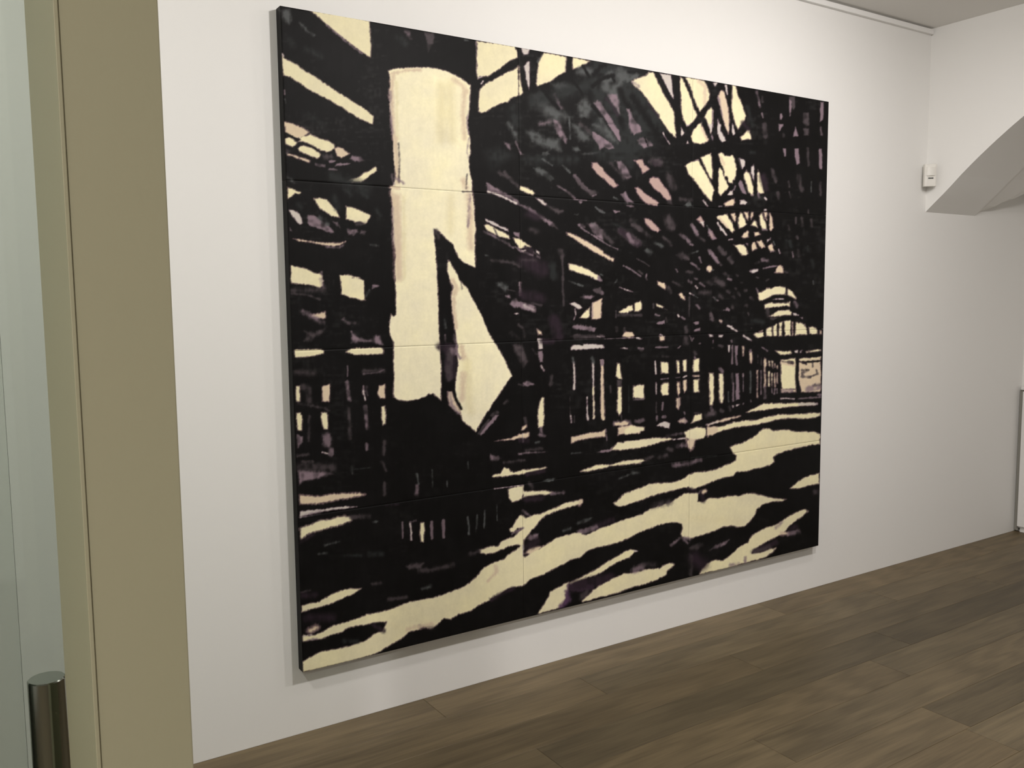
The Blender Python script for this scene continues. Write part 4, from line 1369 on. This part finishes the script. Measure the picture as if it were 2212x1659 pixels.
# narrow bead where the two faces of the jamb meet
o = box('jamb_bead', FX0-.0012, FX0+.0022, FY-.0016, FY+.002, 0, CEIL, BEIGE, bevel=.0006)
to_parent(o, door)
def glass(name, tint, milk):
    m = bpy.data.materials.new(name); m.use_nodes = True
    nt = m.node_tree; N_ = nt.nodes; L = nt.links
    for q in list(N_): N_.remove(q)
    out = N_.new('ShaderNodeOutputMaterial'); tr = N_.new('ShaderNodeBsdfTransparent'); gl = N_.new('ShaderNodeBsdfGlossy')
    df = N_.new('ShaderNodeBsdfDiffuse'); df.inputs['Color'].default_value = (.42, .50, .42, 1)
    tr.inputs['Color'].default_value = (*tint, 1); gl.inputs['Roughness'].default_value = .04
    gl.inputs['Color'].default_value = (.8, .9, .8, 1)
    fr = N_.new('ShaderNodeFresnel'); fr.inputs[0].default_value = 1.45
    m0 = N_.new('ShaderNodeMixShader'); m0.inputs[0].default_value = milk
    L.new(tr.outputs[0], m0.inputs[1]); L.new(df.outputs[0], m0.inputs[2])
    mx = N_.new('ShaderNodeMixShader'); L.new(fr.outputs[0], mx.inputs[0]); L.new(m0.outputs[0], mx.inputs[1]); L.new(gl.outputs[0], mx.inputs[2])
    L.new(mx.outputs[0], out.inputs[0])
    return m
GLASS = glass('green_tinted_glass', (.73, .76, .73), .03)
GLASS_2 = glass('clear_glass', (.968, .975, .968), .006)
GY = 1.175
o = box('glass_pane', -1.25, .135, GY, GY+.010, .012, 2.98, GLASS, bevel=.001); to_parent(o, door)
o = box('reflection_line_pane', -2.58, .062, GY+.05, GY+.053, .012, 2.98, GLASS_2, bevel=.001); to_parent(o, door)  # added pane, its edge imitates a soft reflection line on the glass
def lathe(name, prof, n, material, parent, center):
    V = []; F = []
    for r_, z_ in prof:
        for i in range(n):
            a = 2*math.pi*i/n; V.append((center[0]+r_*math.cos(a), center[1]+r_*math.sin(a), z_))
    for k in range(len(prof)-1):
        for i in range(n):
            a = k*n+i; b_ = k*n+(i+1) % n
            F.append((a, b_, b_+n, a+n))
    F.append(tuple(range(n-1, -1, -1))); F.append(tuple(range((len(prof)-1)*n, len(prof)*n)))
    o = mesh_obj(name, V, F, material, None, smooth=True)
    to_parent(o, parent)
    md = o.modifiers.new('edge', 'EDGE_SPLIT'); md.split_angle = math.radians(40)
    return o
HX, HY, HT = .0718*1.1, 1.1, 1.1275
RB = .0196
lathe('pull_handle', [(RB-.001, .55), (RB, .551), (RB, HT-.0012), (RB-.0012, HT)], 48, STEEL, door, (HX, HY))
for hz in (HT-.115, .66):
    # standoffs through the glass
    V = []; F = []; n = 24
    for yy in (HY+RB*.6, GY+.001):
        for i in range(n):
            a = 2*math.pi*i/n; V.append((HX+.010*math.cos(a), yy, hz+.010*math.sin(a)))
    for i in range(n): F.append((i, i+n, (i+1) % n+n, (i+1) % n))
    o = mesh_obj('handle_mount', V, F, STEEL, None, smooth=True); to_parent(o, door)

# ------------------------------------------------------------------ motion sensor in the corner above the arch
S = empty('motion_sensor', (4.742, WALL_Y-.002, 2.150))
tag(S, 'small cream motion sensor box with a dark slot, high in the corner beside the arch', 'sensor')
ang = math.radians(-38)
ca, sa = math.cos(ang), math.sin(ang)
def srot(px, py):      # local x = across the box, local y = out of the corner
    return (px*ca+py*sa, px*sa-py*ca)
def sbox(name, prof, z0, z1, material, parent, bevel=.002):
    """prism of a plan outline (across, out)"""
    n = len(prof); V = []
    for z in (z0, z1):
        for a, b_ in prof:
            q = srot(a, b_); V.append((q[0]+SOX, q[1]+SOY, z))
    F = [tuple(range(n)), tuple(range(2*n-1, n-1, -1))]+[(i, i+n, (i+1) % n+n, (i+1) % n) for i in range(n)]
    o = mesh_obj(name, V, F, material, parent)
    if bevel:
        md = o.modifiers.new('bevel', 'BEVEL'); md.width = bevel; md.segments = 3
    import bmesh
    bm = bmesh.new(); bm.from_mesh(o.data); bmesh.ops.recalc_face_normals(bm, faces=bm.faces); bm.to_mesh(o.data); bm.free()
    return o
SOX, SOY = -.028, -.026
sbox('sensor_bracket', [(-.018, -.008), (.018, -.008), (.022, .012), (-.022, .012)], .015, .10, PLASTIC, S)
body = sbox('sensor_housing', [(-.033, .010), (.033, .010), (.033, .034), (.026, .040), (-.026, .040), (-.033, .034)], 0.004, .128, PLASTIC, S, .0035)
def arcp(r0, y0, n=10, half=.026):
    return [(half*math.cos(math.pi*i/n), y0+r0*math.sin(math.pi*i/n)) for i in range(n+1)]
lens = sbox('sensor_lens', arcp(.010, .038), .062, .112, PLASTIC, S, .0015)
sl = sbox('sensor_slot', [(-.014, .0385), (.014, .0385), (.014, .0412), (-.014, .0412)], .046, .052, DARK, S, 0)

# ------------------------------------------------------------------ low white cupboard front at the end of the passage
GAP_SHADE = mat('grey_gap_shade', (.26, .25, .22), .8, .2)
cb = empty('low_cupboard', (END_X-.02, 2.2, 0))
tag(cb, 'low white cupboard against the end wall of the passage, at the right edge', 'cupboard')
o = box('carcass', END_X-.03, END_X-.001, 1.0, WALL_Y-.03, .03, .935, TRIMW, bevel=.002); to_parent(o, cb)
o = box('plinth', END_X-.024, END_X-.001, 1.02, WALL_Y-.04, .001, .03, TRIMW); to_parent(o, cb)
o = box('gap_shade_strip', END_X-.028, END_X-.001, WALL_Y-.029, WALL_Y-.004, .01, .93, GAP_SHADE); to_parent(o, cb)  # grey strip that paints the shade in the gap beside the wall
for a in (1.01, 1.995):
    o = box('cupboard_door', END_X-.045, END_X-.0302, a, a+.95, .04, .925, TRIMW, bevel=.002); to_parent(o, cb)
o = box('top_board', END_X-.048, END_X-.001, 1.0, WALL_Y-.02, .936, .955, TRIMW, bevel=.002); to_parent(o, cb)
